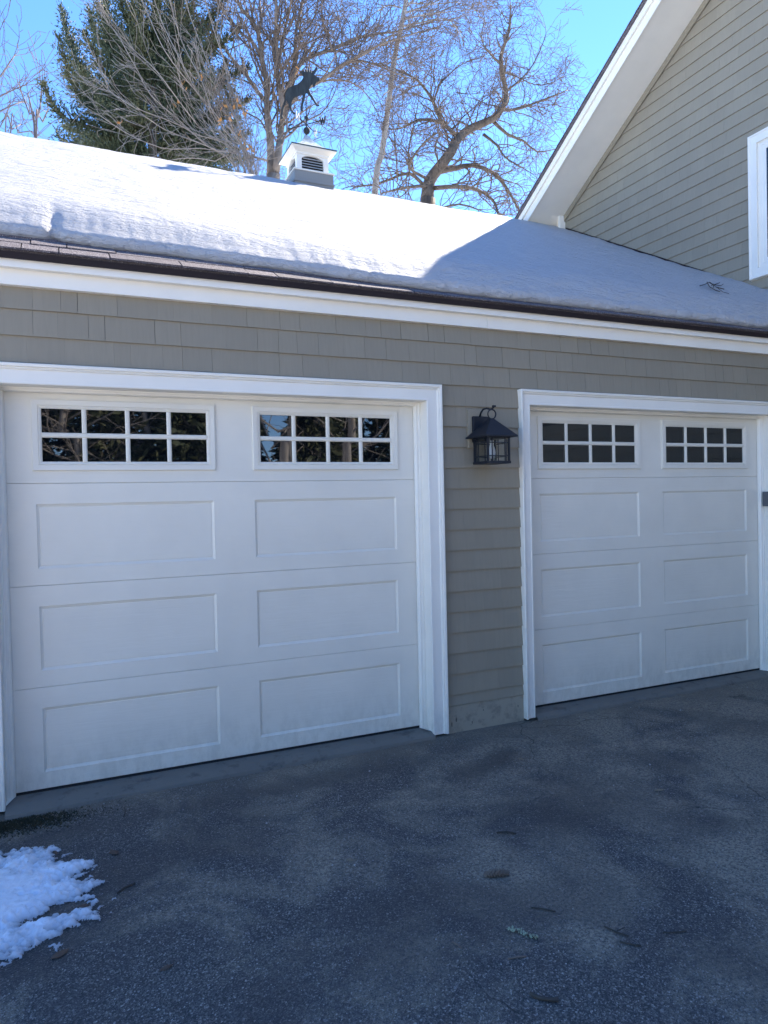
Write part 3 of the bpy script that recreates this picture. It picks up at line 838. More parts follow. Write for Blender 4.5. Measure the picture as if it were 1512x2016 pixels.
# ------------------------------------------------------------------ trees
class Segs:
    def __init__(s): s.big = []; s.small = []
def frustums(segs, n):
    A = np.array(segs, np.float64); p0, p1, r0, r1 = A[:, 0:3], A[:, 3:6], A[:, 6], A[:, 7]
    d = p1-p0; L = np.linalg.norm(d, axis=1, keepdims=True)+1e-9; d = d/L
    ref = np.where(np.abs(d[:, 2:3]) > .9, np.array([[1., 0, 0]]), np.array([[0, 0, 1.]]))
    a = np.cross(d, ref); a /= np.linalg.norm(a, axis=1, keepdims=True); b = np.cross(d, a)
    V = np.empty((len(A), 2*n, 3)); p1 = p1 + d*(r1[:, None]*.4)
    for k in range(n):
        t = 2*math.pi*k/n; o = a*math.cos(t)+b*math.sin(t)
        V[:, k] = p0+o*r0[:, None]; V[:, n+k] = p1+o*r1[:, None]
    idx = np.arange(len(A))[:, None]*2*n
    F = np.stack([np.concatenate([idx+k, idx+(k+1) % n, idx+n+(k+1) % n, idx+n+k], 1) for k in range(n)], 1).reshape(-1, 4)
    return V.reshape(-1, 3), F
def spline(pts, step=.25):
    out = []
    P = [pts[0]*2-pts[1]]+list(pts)+[pts[-1]*2-pts[-2]]
    for i in range(1, len(P)-2):
        m = max(2, int((P[i+1]-P[i]).length/step))
        for k in range(m):
            t = k/m; a, b_, c, d = P[i-1], P[i], P[i+1], P[i+2]
            out.append(.5*((2*b_)+(c-a)*t+(2*a-5*b_+4*c-d)*t*t+(3*b_-a-3*c+d)*t*t*t))
    out.append(pts[-1]); return out
def rvec(rg): return Vector((rg.gauss(0, 1), rg.gauss(0, 1), rg.gauss(0, 1)))
def grow(S, p, d, L, r, lev, rg, pr):
    """a wandering shoot with side shoots; pr: step, wander, up, per (side shoots per metre), ang, ratio, minr"""
    n = max(2, int(L/pr['step'])); st = L/n; d = d.normalized(); r0 = r
    for i in range(n):
        t = i/n
        d = (d + rvec(rg)*pr['wander'] + Vector((0, 0, pr['up']))).normalized()
        q = p+d*st; r1 = max(r0*(1-.75*(i+1)/n), pr['minr'])
        S.small.append((*p, *q, r, r1)); p, r = q, r1
        if lev > 0 and t > .12:
            m = pr['per']*st
            k = int(m)+(rg.random() < m-int(m))
            for _ in range(k):
                ax = d.cross(rvec(rg)).normalized(); an = math.radians(rg.gauss(*pr['ang']))
                cd_ = d*math.cos(an)+ax*math.sin(an)
                grow(S, p, cd_, L*rg.uniform(*pr['ratio'])*(1-.55*t), max(r*.62, pr['minr']), lev-1, rg, pr)
def limb(S, pts, r0, r1, rg, pr, lev=2, side=1.6, length=(.8, 1.8), start=.12, jitter=0):
    pts = spline(pts, .22); n = len(pts)
    rad = [r0+(r1-r0)*(i/(n-1))**.8 for i in range(n)]
    S.big.append((pts, rad))
    for i in range(1, n-1):
        if i/n < start: continue
        st = (pts[i+1]-pts[i]).length; m = side*st; k = int(m)+(rg.random() < m-int(m))
        d = (pts[i+1]-pts[i-1]).normalized()
        for _ in range(k):
            ax = d.cross(rvec(rg)).normalized(); an = math.radians(rg.gauss(*pr['ang']))
            cd_ = d*math.cos(an)+ax*math.sin(an)+Vector((0, 0, .15))
            grow(S, pts[i], cd_, rg.uniform(*length)*(1-.3*i/n), max(min(rad[i]*.55, .03), pr['minr']), lev, rg, pr)
    d = (pts[-1]-pts[-3]).normalized()
    for _ in range(3): grow(S, pts[-1], d+rvec(rg)*.25, rg.uniform(*length), max(r1*.8, pr['minr']), lev, rg, pr)
def tree_obj(name, S, base, label, cat, bark, twig, group=None):
    root = empty(name, base, label, cat, group)
    m = MB()
    for pts, rad in S.big: m.tube(pts, rad, 9 if max(rad) > .05 else 6)
    m.build('trunk', M[bark], root, True)
    V, F = frustums(S.small, 3)
    mk_np('crown', V, F, M[twig], root)
    return root
def z1p(l, Y, off, sc, dys=None):
    out = []
    for i, (a, b_) in enumerate(l): out.append(at(off[0]+a/sc, off[1]+b_/sc, Y+(dys[i] if dys else 0)))
    return out
def bend(l, Y, off, sc, rg, spread=1.2):
    """give a traced limb its own course in depth"""
    n = len(l); e = rg.uniform(-spread, spread); w = rg.uniform(-.4, .4)
    return z1p(l, Y, off, sc, [e*(i/(n-1)) + w*math.sin(i*1.7) * (i > 0) for i in range(n)])

PT = dict(step=.13, wander=.15, up=.035, per=5.0, ang=(40, 14), ratio=(.42, .68), minr=.0050)
# many-stemmed maple behind the cupola
rg = random.Random(11); S = Segs(); O, s_ = (400, 0), 3.78; Yd = 12.0
base = at(548, 340, Yd); ground = Vector((base.x-.1, Yd, -.1))
S.big.append((spline([ground+Vector((.05, 0, 0)), Vector((base.x-.05, Yd, 4)), at(538, 345, Yd)], .5), None))
S.big[0] = (S.big[0][0], [.26-.10*i/(len(S.big[0][0])-1) for i in range(len(S.big[0][0]))])
Ls = [([(505,1300),(505,1150),(500,1040),(480,900),(475,780),(470,600),(440,450),(410,250),(360,150),(280,60),(230,-60)], .105, .03),
      ([(535,1300),(560,1150),(570,1050),(582,950),(592,800),(562,640),(550,500),(540,300),(545,100),(540,-60)], .10, .03),
      ([(582,950),(640,700),(680,450),(690,250),(720,100),(760,-60)], .06, .025),
      ([(590,780),(650,620),(720,480),(830,410),(960,370),(1100,300),(1250,260),(1430,235),(1600,190)], .058, .018),
      ([(590,850),(700,700),(860,610),(960,540),(1050,470),(1150,430),(1300,340),(1440,290),(1600,240)], .055, .018),
      ([(1000,510),(1150,450),(1300,490),(1420,540),(1560,590)], .03, .012),
      ([(470,760),(380,650),(300,530),(200,420),(120,280),(40,200),(-30,130)], .05, .015),
      ([(440,450),(380,330),(300,260),(200,150),(110,20),(60,-60)], .045, .018),
      ([(900,600),(1050,600),(1150,640),(1230,720),(1300,850)], .022, .010),
      ([(600,1000),(720,920),(870,850),(950,750),(990,650)], .025, .010),
      ([(560,500),(600,250),(640,100),(660,-60)], .04, .02),
      ([(410,300),(430,150),(420,0),(430,-60)], .035, .02),
      ([(500,1040),(430,900),(360,860),(260,800),(180,760)], .025, .010),
      ([(560,1250),(620,1180),(700,1120),(800,1060)], .02, .01),
      ([(690,300),(800,180),(850,60),(860,-60)], .03, .015),
      ([(960,370),(900,200),(880,60),(900,-60)], .03, .012),
      ([(490,1200),(420,1180),(330,1150),(260,1050),(200,900)], .03, .010)]
for l, r0, r1 in Ls: limb(S, bend(l, Yd, O, s_, rg), r0, r1, rg, PT, 2, 9, (.8, 2.1))
tree_obj('maple_tree', S, ground, 'bare many stemmed grey brown tree rising behind the cupola', 'tree', 'bark', 'twig')

# leaning birch
rg = random.Random(12); S = Segs(); Yd = 13.2
bp = [at(738,382,Yd), at(752,300,Yd), at(763,220,Yd), at(776,120,Yd), at(790,50,Yd), at(803,-20,Yd), at(815,-120,Yd)]
gb = Vector((bp[0].x-.6, Yd, -.1))
limb(S, [gb, Vector((bp[0].x-.4, Yd, 4))]+bp, .15, .05, rg, PT, 1, .25, (.5, 1.0), .62)
O2 = (740, 0)
for l, r0, r1 in [([(160,260),(100,270),(0,350),(-120,390)], .03, .01), ([(200,100),(330,60),(450,10),(560,-30)], .03, .01), ([(180,200),(330,170),(460,140),(560,160),(640,280)], .03, .01),
                  ([(220,60),(300,-20),(400,-80)], .03, .01), ([(190,150),(350,110),(520,90),(700,70)], .028, .008), ([(110,470),(200,420),(290,380),(320,290)], .02, .008), ([(60,700),(160,640),(300,560)], .015, .007),
                  ([(190,60),(100,40),(0,90),(-80,160)], .02, .008), ([(210,20),(420,30),(620,20),(760,90)], .02, .007)]:
    limb(S, bend(l, Yd, O2, s_, rg, .8), r0, r1, rg, PT, 2, 7.5, (.7, 1.8))
tree_obj('birch_tree', S, gb, 'slender pale birch trunk leaning to the right beside the maple', 'tree', 'birch', 'twig')

# gnarled oak next to the house
rg = random.Random(13); S = Segs(); Yd = 14.0
PO = dict(step=.12, wander=.22, up=.02, per=4.8, ang=(48, 16), ratio=(.42, .68), minr=.0056)
Ls = [([(380,1500),(400,1350),(470,1250),(560,1130),(620,1020),(720,950),(860,890),(930,820),(970,720),(945,560),(930,420),(990,240),(1000,100),(1000,50)], .20, .016),
      ([(930,820),(1060,810),(1200,760),(1330,710),(1430,670)], .055, .012), ([(980,670),(1080,590),(1170,480),(1240,330),(1265,250)], .04, .01), ([(930,480),(850,400),(790,300),(805,160)], .035, .01),
      ([(870,900),(980,1000),(1100,1050),(1200,1130),(1330,1110)], .06, .015), ([(800,1000),(900,1080),(960,1170),(1060,1230),(1160,1290)], .05, .012),
      ([(450,1280),(600,1250),(720,1230),(860,1280),(960,1380),(1070,1570)], .09, .03), ([(430,1400),(600,1390),(750,1410),(870,1490),(920,1620)], .07, .03),
      ([(590,1000),(480,890),(430,760),(380,680),(300,590),(200,540),(100,500),(0,480)], .065, .015), ([(600,1020),(480,910),(330,890),(240,930),(160,960),(60,960)], .06, .015),
      ([(380,1330),(250,1250),(290,1150),(370,1050),(450,990)], .05, .02), ([(380,1400),(250,1290),(120,1330),(0,1370),(-140,1390)], .06, .02), ([(380,1380),(200,1400),(40,1440)], .05, .02),
      ([(560,980),(650,870),(760,780),(860,700)], .03, .01), ([(430,760),(470,640),(540,560),(640,480),(800,420)], .03, .008), ([(600,690),(700,700),(800,690)], .018, .007),
      ([(960,540),(1070,580),(1180,630),(1300,620),(1400,560)], .025, .007), ([(1200,760),(1240,860),(1330,880)], .02, .007), ([(380,1500),(420,1560),(620,1520),(760,1560)], .05, .02),
      ([(250,1280),(240,1150),(265,1000),(300,850),(320,700),(310,500)], .03, .008), ([(160,1350),(150,1150),(130,950),(120,780)], .025, .008), ([(520,1130),(420,1090),(330,1120)], .03, .01)]
bp = at(845, 395, Yd)
for i, (l, r0, r1) in enumerate(Ls): limb(S, bend(l, Yd, O2, s_, rg, 1.4 if i else .3), r0, r1, rg, PO, 2, 8.5, (.7, 1.9))
go = Vector((bp.x-.2, Yd, -.1)); S.big.append(([go, Vector((bp.x-.1, Yd, 5)), at(842, 392, Yd)], [.36, .28, .22]))
tree_obj('oak_tree', S, go, 'gnarled bare oak with crooked spreading limbs beside the house gable', 'tree', 'bark_dark', 'twig')

# bare brush in front of the evergreen
rg = random.Random(14); S = Segs(); Yd = 10.4; O7, s7 = (0, 0), 3.024
PB = dict(step=.16, wander=.10, up=.0, per=4.4, ang=(26, 10), ratio=(.42, .68), minr=.0045)
gbr = Vector((at(500, 330, Yd).x, Yd, -.1))
Ls = [[(1500,1020),(1250,880),(1050,700),(900,570),(830,440),(720,240)], [(1480,1000),(1420,740),(1250,400),(1120,60),(1090,-80)], [(1450,1000),(1150,790),(960,700),(800,640),(650,540)], [(1400,1000),(960,880),(750,790),(600,690)],
      [(1480,1000),(1330,760),(1180,560),(1060,330),(960,120),(900,-60)], [(1500,1000),(1300,700),(1130,500),(980,300),(870,60)], [(1520,1010),(1440,800),(1380,600),(1340,400),(1290,180)], [(1490,1000),(1230,800),(1080,620),(930,420),(800,300),(760,250)],
      [(1500,1000),(1400,850),(1280,700),(1200,480),(1080,240),(1000,-40)], [(1460,1010),(1300,900),(1130,830),(980,770),(860,690)], [(1500,990),(1460,700),(1330,350),(1230,40)], [(1420,1010),(1280,960),(1120,940),(980,960)]]
for l in Ls:
    pts = bend(l, Yd, O7, s7, rg, 1.0); limb(S, [gbr+rvec(rg)*.1, gbr+Vector((0, 0, 5))+rvec(rg)*.2]+pts, .028, .008, rg, PB, 2, 3.0, (.7, 1.6), .5)
br = tree_obj('bare_shrub', S, gbr, 'tall bare grey shrub with arching branches in front of the evergreen', 'shrub', 'twig_grey', 'twig_grey')
lv = MB()
for (px, py) in [(428,238),(235,243),(462,212),(470,205),(478,275),(490,288),(472,262),(440,208),(500,300),(585,150-10),(360,168),(392,150),(350,200),(455,230),(482,222)]:
    for _ in range(4):
        c = at(px+rg.gauss(0, 3), py+rg.gauss(0, 4), Yd-.3); a = rvec(rg).normalized()*.05; b_ = rvec(rg).normalized()*.03
        lv.add([c-a, c+b_, c+a, c-b_], [(0,1,2,3)])
lv.build('withered_leaves', M['leaf_orange'], br)['kind'] = 'stuff'

# evergreen: upswept boughs with flat sprays
def evergreen(name, Y0, boughs, tx, label, seed, loc_ground, trunk_pts, dens=1.0):
    rg = random.Random(seed); npr = np.random.default_rng(seed)
    root = empty(name, loc_ground, label, 'tree')
    tm = MB(); tm.tube(spline(trunk_pts, .6), [.12-.06*i/60 for i in range(len(spline(trunk_pts, .6)))], 9); 
    C, D, Sz = [], [], []
    for bl in boughs:
        pts = spline(bl, .12); n = len(pts)
        tm.tube(pts, [.035*(1-i/n)+.006 for i in range(n)], 5)
        for i in range(int(n*.08), n):
            f = i/n; d = (pts[min(i+1, n-1)]-pts[max(i-1, 0)]).normalized()
            w = .70*(1-f)**.6+.13
            k = int((18+26*(1-f))*dens)
            for _ in range(k):
                o = rvec(rg); o = (o-d*o.dot(d)).normalized()
                sd = (d*rg.uniform(.3, 1.0)+o*rg.uniform(.3, 1.0)+Vector((0, 0, rg.uniform(-.15, .45)))).normalized()
                L = w*rg.uniform(.35, 1.0)
                m = max(3, int(L/.055))
                for q in range(m):
                    tt = (q+rg.random())/m
                    C.append(pts[i]+sd*(L*tt)+rvec(rg)*.012); D.append(sd+rvec(rg)*.42); Sz.append(.062*(1-.35*tt)*rg.uniform(.6, 1.4))
    tm.build('trunk', M['bark_dark'], root, True)
    C, D, Sz = np.array(C), np.array(D), np.array(Sz)
    D /= np.linalg.norm(D, axis=1, keepdims=True); N = npr.normal(size=D.shape); Sd = np.cross(D, N); Sd /= np.linalg.norm(Sd, axis=1, keepdims=True)
    a, s2 = D*Sz[:, None], Sd*(Sz*.26)[:, None]
    V = np.stack([C-a*.6, C+s2, C+a, C-s2], 1).reshape(-1, 3); F = np.arange(len(V)).reshape(-1, 4)
    o = mk_np('foliage', V, F, M['needle'], root)
    return root
Yd = 12.6; rg = random.Random(15)
BL = [[(300,250),(230,215),(172,170),(142,95),(121,20)], [(300,280),(220,258),(145,240),(108,212),(86,168)], [(300,200),(250,150),(218,90),(207,20),(208,-40)], [(300,160),(270,80),(240,10),(228,-60)],
      [(300,300),(220,280),(160,264),(128,250)], [(300,230),(240,180),(196,125),(170,70)], [(300,180),(330,100),(350,30),(362,-40)], [(300,220),(360,170),(405,110),(425,52)], [(300,250),(370,210),(425,170),(445,125)],
      [(300,270),(380,250),(435,220),(458,180)], [(300,290),(380,285),(440,270),(468,236)], [(300,310),(380,320),(440,310),(476,292)], [(300,300),(200,298),(140,285),(115,268)], [(300,130),(310,50),(300,-40)], [(300,320),(240,308),(170,292)],
      [(300,240),(215,225),(160,190),(133,140),(118,78)], [(300,260),(250,235),(190,215),(165,185)], [(300,210),(265,160),(240,110),(232,60)], [(300,150),(330,70),(340,-40)], [(300,190),(290,130),(270,70),(262,0)], [(300,340),(340,320),(390,300),(420,262)],
      [(300,330),(260,310),(200,300),(165,302)], [(300,200),(340,160),(380,120),(395,70)], [(300,120),(280,40),(270,-60)], [(300,300),(330,270),(370,240),(392,200)], [(300,280),(270,250),(225,235),(200,205)], [(300,170),(320,130),(345,90),(375,20),(392,-40)],
      [(302,180),(360,130),(430,90),(470,55)], [(302,230),(380,190),(440,160),(486,132)], [(302,260),(400,240),(450,215),(492,196)], [(302,300),(400,290),(450,280),(488,262)], [(304,120),(370,70),(420,30),(446,-20)], [(300,200),(240,130),(190,70),(176,22)], [(300,240),(230,190),(180,160),(158,132)], [(300,170),(250,110),(225,60),(192,10)], [(302,320),(390,320),(450,315),(490,310)],
      [(300,350),(340,345),(400,340),(450,338)], [(300,340),(250,330),(190,318),(150,300)], [(300,260),(340,220),(400,190),(415,150)]]
boughs = []
for l in BL:
    e = rg.uniform(-1.3, 1.1); n = len(l)
    boughs.append([at(x, y, Yd+e*i/(n-1)) for i, (x, y) in enumerate(l)])
tr0 = at(300, 340, Yd)
evergreen('evergreen_tree', Yd, boughs, 0, 'dark green feathery evergreen behind the snowy roof', 21, Vector((tr0.x, Yd, -.1)),
          [Vector((tr0.x, Yd, -.1)), tr0, at(306, 200, Yd), at(308, 60, Yd), at(310, -80, Yd)])

# three far bare trees at the frame's edge
def far_tree(name, Yd, stems, label, seed, gx, lv=2, lens=(2.0, 4.5), r=.10):
    rg = random.Random(seed); S = Segs(); PF = dict(step=.5, wander=.15, up=.05, per=1.3, ang=(40, 12), ratio=(.4, .62), minr=.014)
    g = Vector((gx, Yd, -.1))
    for l in stems: limb(S, [g, g+Vector((0, 0, 5))]+[at(x, y, Yd+rg.uniform(-1, 1)) for x, y in l], r, .03, rg, PF, lv, .75, lens, .45)
    return tree_obj(name, S, g, label, 'tree', 'twig_far', 'twig_far')
far_tree('bare_tree', 36, [[(-60,260),(-40,190),(0,150),(28,110)], [(-60,260),(-30,210),(20,180),(48,168)], [(-60,240),(-20,130),(-5,80)], [(-60,260),(-20,230),(30,205),(50,200)]], 'bare tree crown entering at the left edge of the sky', 31, at(-60, 260, 36).x)
far_tree('bare_tree', 30, [[(68,272),(66,240),(60,205),(55,185)], [(72,272),(76,230),(80,200),(82,180)], [(70,272),(58,225),(45,190),(40,175)], [(70,270),(84,240),(95,215)]], 'small thin bare tree between the left edge and the evergreen', 32, at(70, 272, 30).x, 2, (.9, 1.9), .07)
far_tree('bare_tree', 40, [[(-20,280),(0,250),(12,225),(20,205)], [(10,275),(25,255),(40,245)], [(20,270),(36,262),(60,258)]], 'low far bare tree just above the roof at the left edge', 33, at(0, 280, 40).x, 2, (1.2, 2.6), .07)

# woods on the other side of the drive, seen only mirrored in the panes
rg = random.Random(40); S = Segs(); C, D, Sz = [], [], []
for i in range(60):
    x = -20+i*.85+rg.uniform(-.4, .4); y = -20-rg.uniform(0, 9); hgt = rg.uniform(6.5, 9.5)
    S.big.append(([Vector((x, y, -.1)), Vector((x+rg.gauss(0, .3), y, hgt*.5)), Vector((x+rg.gauss(0, .5), y, hgt))], [.24, .17, .03]))
    if i % 3 == 0:
        S.big.append(([Vector((x, y+6, -.1)), Vector((x+rg.gauss(0, .3), y+6, hgt*.5)), Vector((x+rg.gauss(0, .6), y+6, hgt))], [.17, .12, .03]))
        for k in range(16): grow(S, Vector((x, y+6, rg.uniform(2, hgt*.9))), Vector((rg.gauss(0, 1), rg.gauss(0, 1), .4)), 3, .04, 1, rg, dict(step=.5, wander=.15, up=.04, per=2.2, ang=(42, 12), ratio=(.4, .6), minr=.010))
    else:
        for k in range(3200):
            f = rg.random()**.7; z = .3+hgt*f; rr = (1-f)*2.6*math.sqrt(rg.random())+.15; a = rg.uniform(0, 6.283)
            C.append((x+rr*math.cos(a), y+rr*math.sin(a), z-.25*rr)); D.append((math.cos(a)+rg.gauss(0, .4), math.sin(a)+rg.gauss(0, .4), rg.gauss(-.2, .4))); Sz.append(rg.uniform(.16, .36))
C, D, Sz = np.array(C), np.array(D), np.array(Sz); D /= np.linalg.norm(D, axis=1, keepdims=True)
Sd = np.cross(D, np.random.default_rng(3).normal(size=D.shape)); Sd /= np.linalg.norm(Sd, axis=1, keepdims=True)
V = np.stack([C-D*Sz[:, None], C+Sd*(Sz*.3)[:, None], C+D*Sz[:, None], C-Sd*(Sz*.3)[:, None]], 1).reshape(-1, 3)
tag(mk_np('woods_foliage', V, np.arange(len(V)).reshape(-1, 4), M['needle']), 'dark evergreen foliage of the woods across the drive, mirrored in the door panes', 'woods', kind='stuff')
m = MB()
for pts, rad in S.big: m.tube(pts, rad, 7)
V2, F2 = frustums(S.small, 3); m.add(V2.tolist(), F2.tolist())
tag(m.build('woods_trunks', M['birch'], smooth=True), 'bare trunks of the woods across the drive, mirrored in the door panes', 'woods', kind='stuff')

# ------------------------------------------------------------------ small things on the drive
def g(px, py, h=.0):
    d = RT*(px-756)/CAM_F - UP*(py-1008)/CAM_F + FW; p = CAM_P+d*((GZ-CAM_P.z)/d.z)
    return Vector((p.x, p.y, GZ+dz(p.x, p.y)*min(1, (-p.y-.06)*3)+h))
def gz(x, y): return GZ+dz(x, y)*min(1, (-y-.06)*3)
# melting snow patch
stp = .0042; X0_, X1_, Y0_, Y1_ = -.80, .55, -1.60, -.48
nx_, ny_ = int((X1_-X0_)/stp), int((Y1_-Y0_)/stp); Hh = np.zeros((nx_+1, ny_+1)); VV = []
for i in range(nx_+1):
    for j in range(ny_+1):
        x, y = X0_+i*stp, Y0_+j*stp
        r_ = (abs((x+.12)/.51)**2.6+abs((y+1.03)/.43)**2.6)**(1/2.6)
        nz = noise.fractal(Vector((x*7, y*11, .3)), .9, 2.1, 5)*.26 + noise.noise(Vector((x*60, y*80, 1)))*.10 + noise.fractal(Vector((x*24, y*34, 5)), .7, 2.1, 5)*.26 + noise.noise(Vector((x*2.6, y*3.4, 7)))*.16
        hgt = min(1., (1-r_)*1.5)+nz-.02
        # bare islands in the lower part
        hgt -= .62*math.exp(-(((x-.18)/.10)**2+((y+1.21)/.05)**2)) + .4*math.exp(-(((x-.02)/.05)**2+((y+.76)/.05)**2)) + .5*math.exp(-(((x-.30)/.05)**2+((y+1.17)/.04)**2))
        Hh[i, j] = hgt
        VV.append((x, y, gz(x, y)+max(-.002, min(.04, hgt*.06*(1 if hgt > 0 else 1)+.0035)) + .004*max(0, min(1, hgt*3))*noise.noise(Vector((x*40, y*40, 0)))))
FF = []
for i in range(nx_):
    for j in range(ny_):
        if (Hh[i,j]+Hh[i+1,j]+Hh[i,j+1]+Hh[i+1,j+1])/4 > 0:
            a = i*(ny_+1)+j; FF.append((a, a+ny_+1, a+ny_+2, a+1))
sp = mk_np('snow_patch', VV, FF, M['old_snow'], smooth=True); tag(sp, 'melting patch of icy white snow at the edge of the asphalt', 'snow', kind='stuff')
da = sp.data.attributes.new('depth', 'FLOAT', 'POINT'); da.data.foreach_set('value', np.clip(Hh.reshape(-1), 0, 1).astype(np.float32))
bm = bmesh.new(); bm.from_mesh(sp.data); bmesh.ops.delete(bm, geom=[v for v in bm.verts if not v.link_faces], context='VERTS'); bm.to_mesh(sp.data); bm.free()

# moss at the wall foot
rg = random.Random(50); m = MB()
for _ in range(5200):
    x = rg.gauss(.06, .16); y = -.28+rg.gauss(0, .055)-.06*(x-.06)
    if y > -.215 or x > .75: continue
    hh = rg.uniform(.004, .013); a = rg.uniform(0, 6.28); w = rg.uniform(.002, .005); c = Vector((x, y, gz(x, y)-.001))
    dd = Vector((math.cos(a), math.sin(a), 0)); m.add([c-dd*w, c+dd*w, c+Vector((rg.gauss(0, .006), rg.gauss(0, .006), hh))], [(0,1,2)])
tag(m.build('moss', M['moss']), 'dark moss and dirt along the apron by the first door', 'moss', kind='stuff')

# grit
m = MB(); rg = random.Random(51)
for _ in range(1300):
    x, y = rg.uniform(-.2, 5.8), -.22-2.6*rg.random()**(1.1 if _ < 900 else 3.0); s = rg.choice((.0016, .002, .0024, .003))*rg.uniform(.8, 1.3)
    if rg.random() < .03: s *= 2.0
    c = Vector((x, y, gz(x, y)+s*.5)); k = [rg.uniform(.6, 1.3)*s for _ in range(6)]
    m.add([c+Vector((k[0],0,0)), c+Vector((0,k[1],0)), c-Vector((k[2],0,0)), c-Vector((0,k[3],0)), c+Vector((0,0,k[4]*.7)), c-Vector((0,0,k[5]*.7))],
          [(0,1,4), (1,2,4), (2,3,4), (3,0,4), (1,0,5), (2,1,5), (3,2,5), (0,3,5)])
tag(m.build('gravel', M['grit']), 'scattered pale grit lying loose on the asphalt', 'grit', kind='stuff')

OAK = [(0,-1.15),(.05,-.75),(.28,-.62),(.20,-.42),(.46,-.30),(.30,-.08),(.55,.12),(.33,.28),(.42,.52),(.20,.58),(.16,.82),(0,.95),(-.15,.80),(-.24,.56),(-.44,.50),(-.30,.26),(-.52,.08),(-.30,-.10),(-.42,-.32),(-.18,-.44),(-.24,-.64),(-.04,-.75)]
OVAL = [(0,-1),(.25,-.75),(.42,-.35),(.46,.0),(.38,.4),(.2,.78),(0,1),(-.2,.78),(-.38,.4),(-.46,0),(-.42,-.35),(-.25,-.75)]
def leaf(px, py, size, ang, label, outline=OAK, mat='leaf', curl=.35, seed=1):
    size *= .86
    rg = random.Random(seed); c = g(px, py); v = []
    ca_, sa_ = math.cos(ang), math.sin(ang)
    def pt(u, w, top):
        z = (curl*.5*u*u + .16*curl*w*w + .05*rg.gauss(0, 1)*curl)*size
        x, y = (u*ca_-w*sa_)*size, (u*sa_+w*ca_)*size
        return (c.x+x, c.y+y, c.z+.003+z+(.0012 if top else 0))
    n = len(outline); mid = [(0, w) for w in (-.6, -.2, .2, .6)]
    top = [pt(u, w, 1) for u, w in outline]
    ctr = (c.x, c.y, c.z+.0035)
    v = top+[ctr]+[(a, b_, z-.0012) for a, b_, z in top]+[(ctr[0], ctr[1], ctr[2]-.0012)]
    f = [(i, (i+1) % n, n) for i in range(n)]+[(n+1+(i+1) % n, n+1+i, 2*n+1) for i in range(n)]+[(i, n+1+i, n+1+(i+1) % n, (i+1) % n) for i in range(n)]
    o = fix_normals(mk('fallen_leaf', v, f, M[mat], None, True, c))
    return tag(o, label, 'leaf', 'dead leaves on the driveway')
leaf(118, 1880, .040, -1.0, 'reddish brown oval dead leaf below the snow patch', OVAL, 'leaf', .5, 1)
leaf(225, 1680, .042, .4, 'crumpled dark brown leaf right beside the top of the snow patch', OAK, 'leaf', .9, 2)
leaf(690, 1695, .026, .9, 'small tan curled leaf alone in the middle of the asphalt', OAK, 'leaf_pale', .9, 3)
leaf(1298, 1557, .036, 1.3, 'pale tan oak leaf lying flat in front of the door by the house', OAK, 'leaf_pale', .3, 4)
leaf(1026, 1497, .022, .3, 'small pale leaf on the dark stain below the lantern', OAK, 'leaf_pale', .5, 5)
leaf(328, 1907, .030, 1.9, 'ragged brown leaf to the right of the oval leaf below the snow', OAK, 'leaf', .6, 6)
leaf(110, 1690, .022, .2, 'dark leaf scrap frozen into the upper rim of the snow patch', OVAL, 'leaf', .6, 7).location.z += .022
leaf(165, 1792, .024, 1.2, 'brown leaf scrap on the thin lower edge of the snow patch', OVAL, 'leaf', .6, 8).location.z += .012

def stick(pts, r, label, mat='stick', name='twig', forks=()):
    m = MB(); P_ = [g(*p, r+.0015) for p in pts]
    m.tube(spline(P_, .02), [r]*len(spline(P_, .02)), 6)
    for fk in forks: m.tube([g(*p, r+.002+.004*i) for i, p in enumerate(fk)], r*.6, 5)
    o = m.build(name, M[mat], None, True, P_[0]); return tag(o, label, 'twig', 'twigs on the driveway')
stick([(231,1761),(245,1750),(266,1741)], .004, 'short stout stick just right of the snow patch')
stick([(245,1592),(247,1600),(244,1610)], .003, 'thin curved twig near the apron of the first door')
stick([(978,1640),(995,1638),(1016,1642)], .004, 'dark twig lying alone above the pine cone', forks=[[(990,1638),(1000,1644)]])
stick([(1190,1826),(1212,1836),(1238,1844)], .003, 'long thin dark twig in the right foreground', forks=[[(1212,1836),(1230,1830)]])
stick([(1220,1856),(1245,1861),(1262,1864)], .003, 'short dark twig just below the long thin twig')
stick([(1046,1788),(1065,1790),(1094,1796)], .003, 'dark flat twig above the lichen covered twig')
stick([(1000,1891),(1018,1888),(1036,1886)], .003, 'straight brown twig below the lichen covered twig', 'cone')
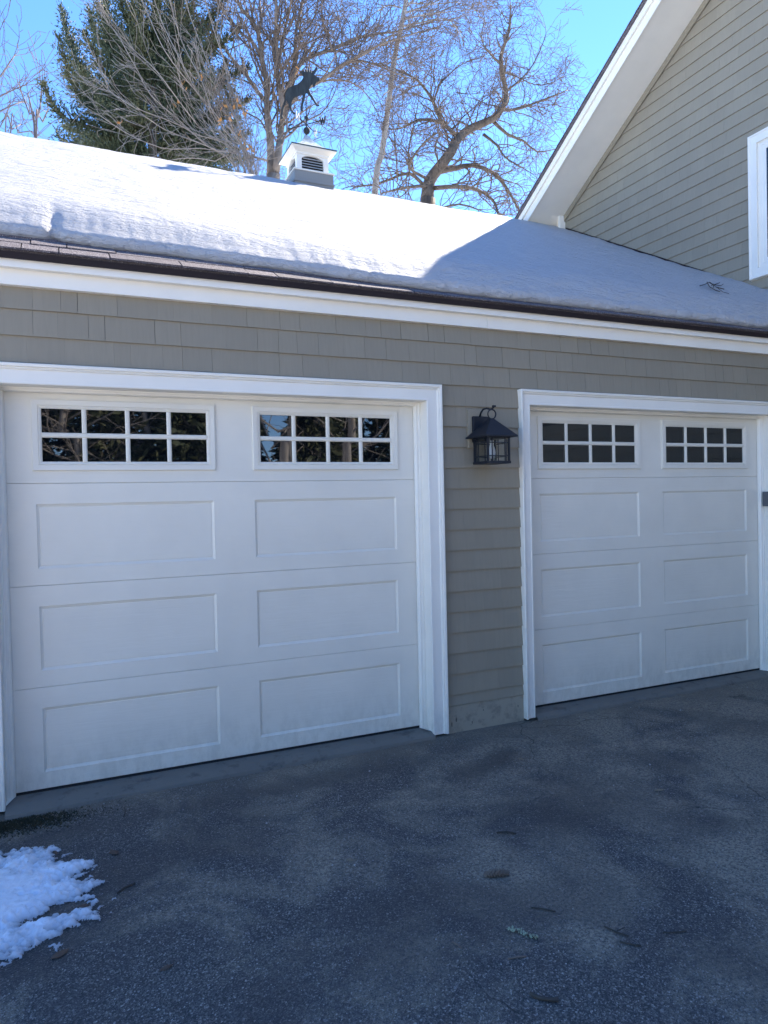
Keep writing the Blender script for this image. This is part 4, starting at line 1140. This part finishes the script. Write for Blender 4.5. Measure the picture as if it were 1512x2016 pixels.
stick([(890,1858),(900,1863),(908,1871)], .0025, 'tiny brown twig left of the lichen covered twig', 'cone')
stick([(1305,1838),(1328,1838),(1352,1836)], .0025, 'faint straight twig near the right side of the foreground')
stick([(1044,1960),(1064,1970),(1100,1974)], .006, 'thick black bark strip at the bottom of the foreground')
lt = MB(); rg = random.Random(60)
P_ = spline([g(1003,1832,.004), g(1020,1838,.006), g(1040,1845,.006), g(1058,1850,.004)], .008); lt.tube(P_, .003, 6)
lo = lt.build('twig', M['stick'], None, True, P_[0]); tag(lo, 'twig crusted with pale green lichen in the foreground', 'twig', 'twigs on the driveway')
lm = MB()
for p in P_:
    for _ in range(5):
        c = p+rvec(rg)*.0045; c.z = abs(c.z-p.z)+p.z; a = rvec(rg).normalized()*rg.uniform(.003, .007); b_ = a.cross(rvec(rg)).normalized()*rg.uniform(.003, .006); n_ = a.cross(b_).normalized()*.002
        lm.add([c-a, c-b_, c+a, c+b_, c+n_], [(0,1,4), (1,2,4), (2,3,4), (3,0,4), (3,2,1,0)])
lc = lm.build('lichen', M['lichen'], lo); lc['kind'] = 'stuff'

# pine cone
a, b_ = g(952, 1725, .014), g(1000, 1721, .014); ax = (b_-a); L = ax.length; ax.normalize()
u_ = ax.orthogonal().normalized(); w_ = ax.cross(u_); cm = MB(); rg = random.Random(61)
cm.tube([a, a+ax*L*.3, a+ax*L*.7, b_], [.004, .008, .008, .004], 8)
for i in range(64):
    f = (i+.5)/64; an = i*2.39996; rad = .0065+.0105*math.sin(math.pi*min(1, f*.85+.12)); c = a+ax*(L*f)
    o = u_*math.cos(an)+w_*math.sin(an); tg = ax.cross(o)
    tip = c+o*rad+ax*.007; s_l = tg*.0062
    cm.add([c+o*.004-s_l*.5, c+o*.004+s_l*.5, tip+s_l, tip-s_l, tip+ax*.003+o*.001, c+o*.002+ax*.004], [(0,1,2,3), (3,2,4), (1,0,5), (2,1,5), (0,3,5), (4,2,5), (3,4,5)])
tag(cm.build('pine_cone', M['cone'], None, False, a), 'brown pine cone lying on its side in the middle of the asphalt', 'pine cone')
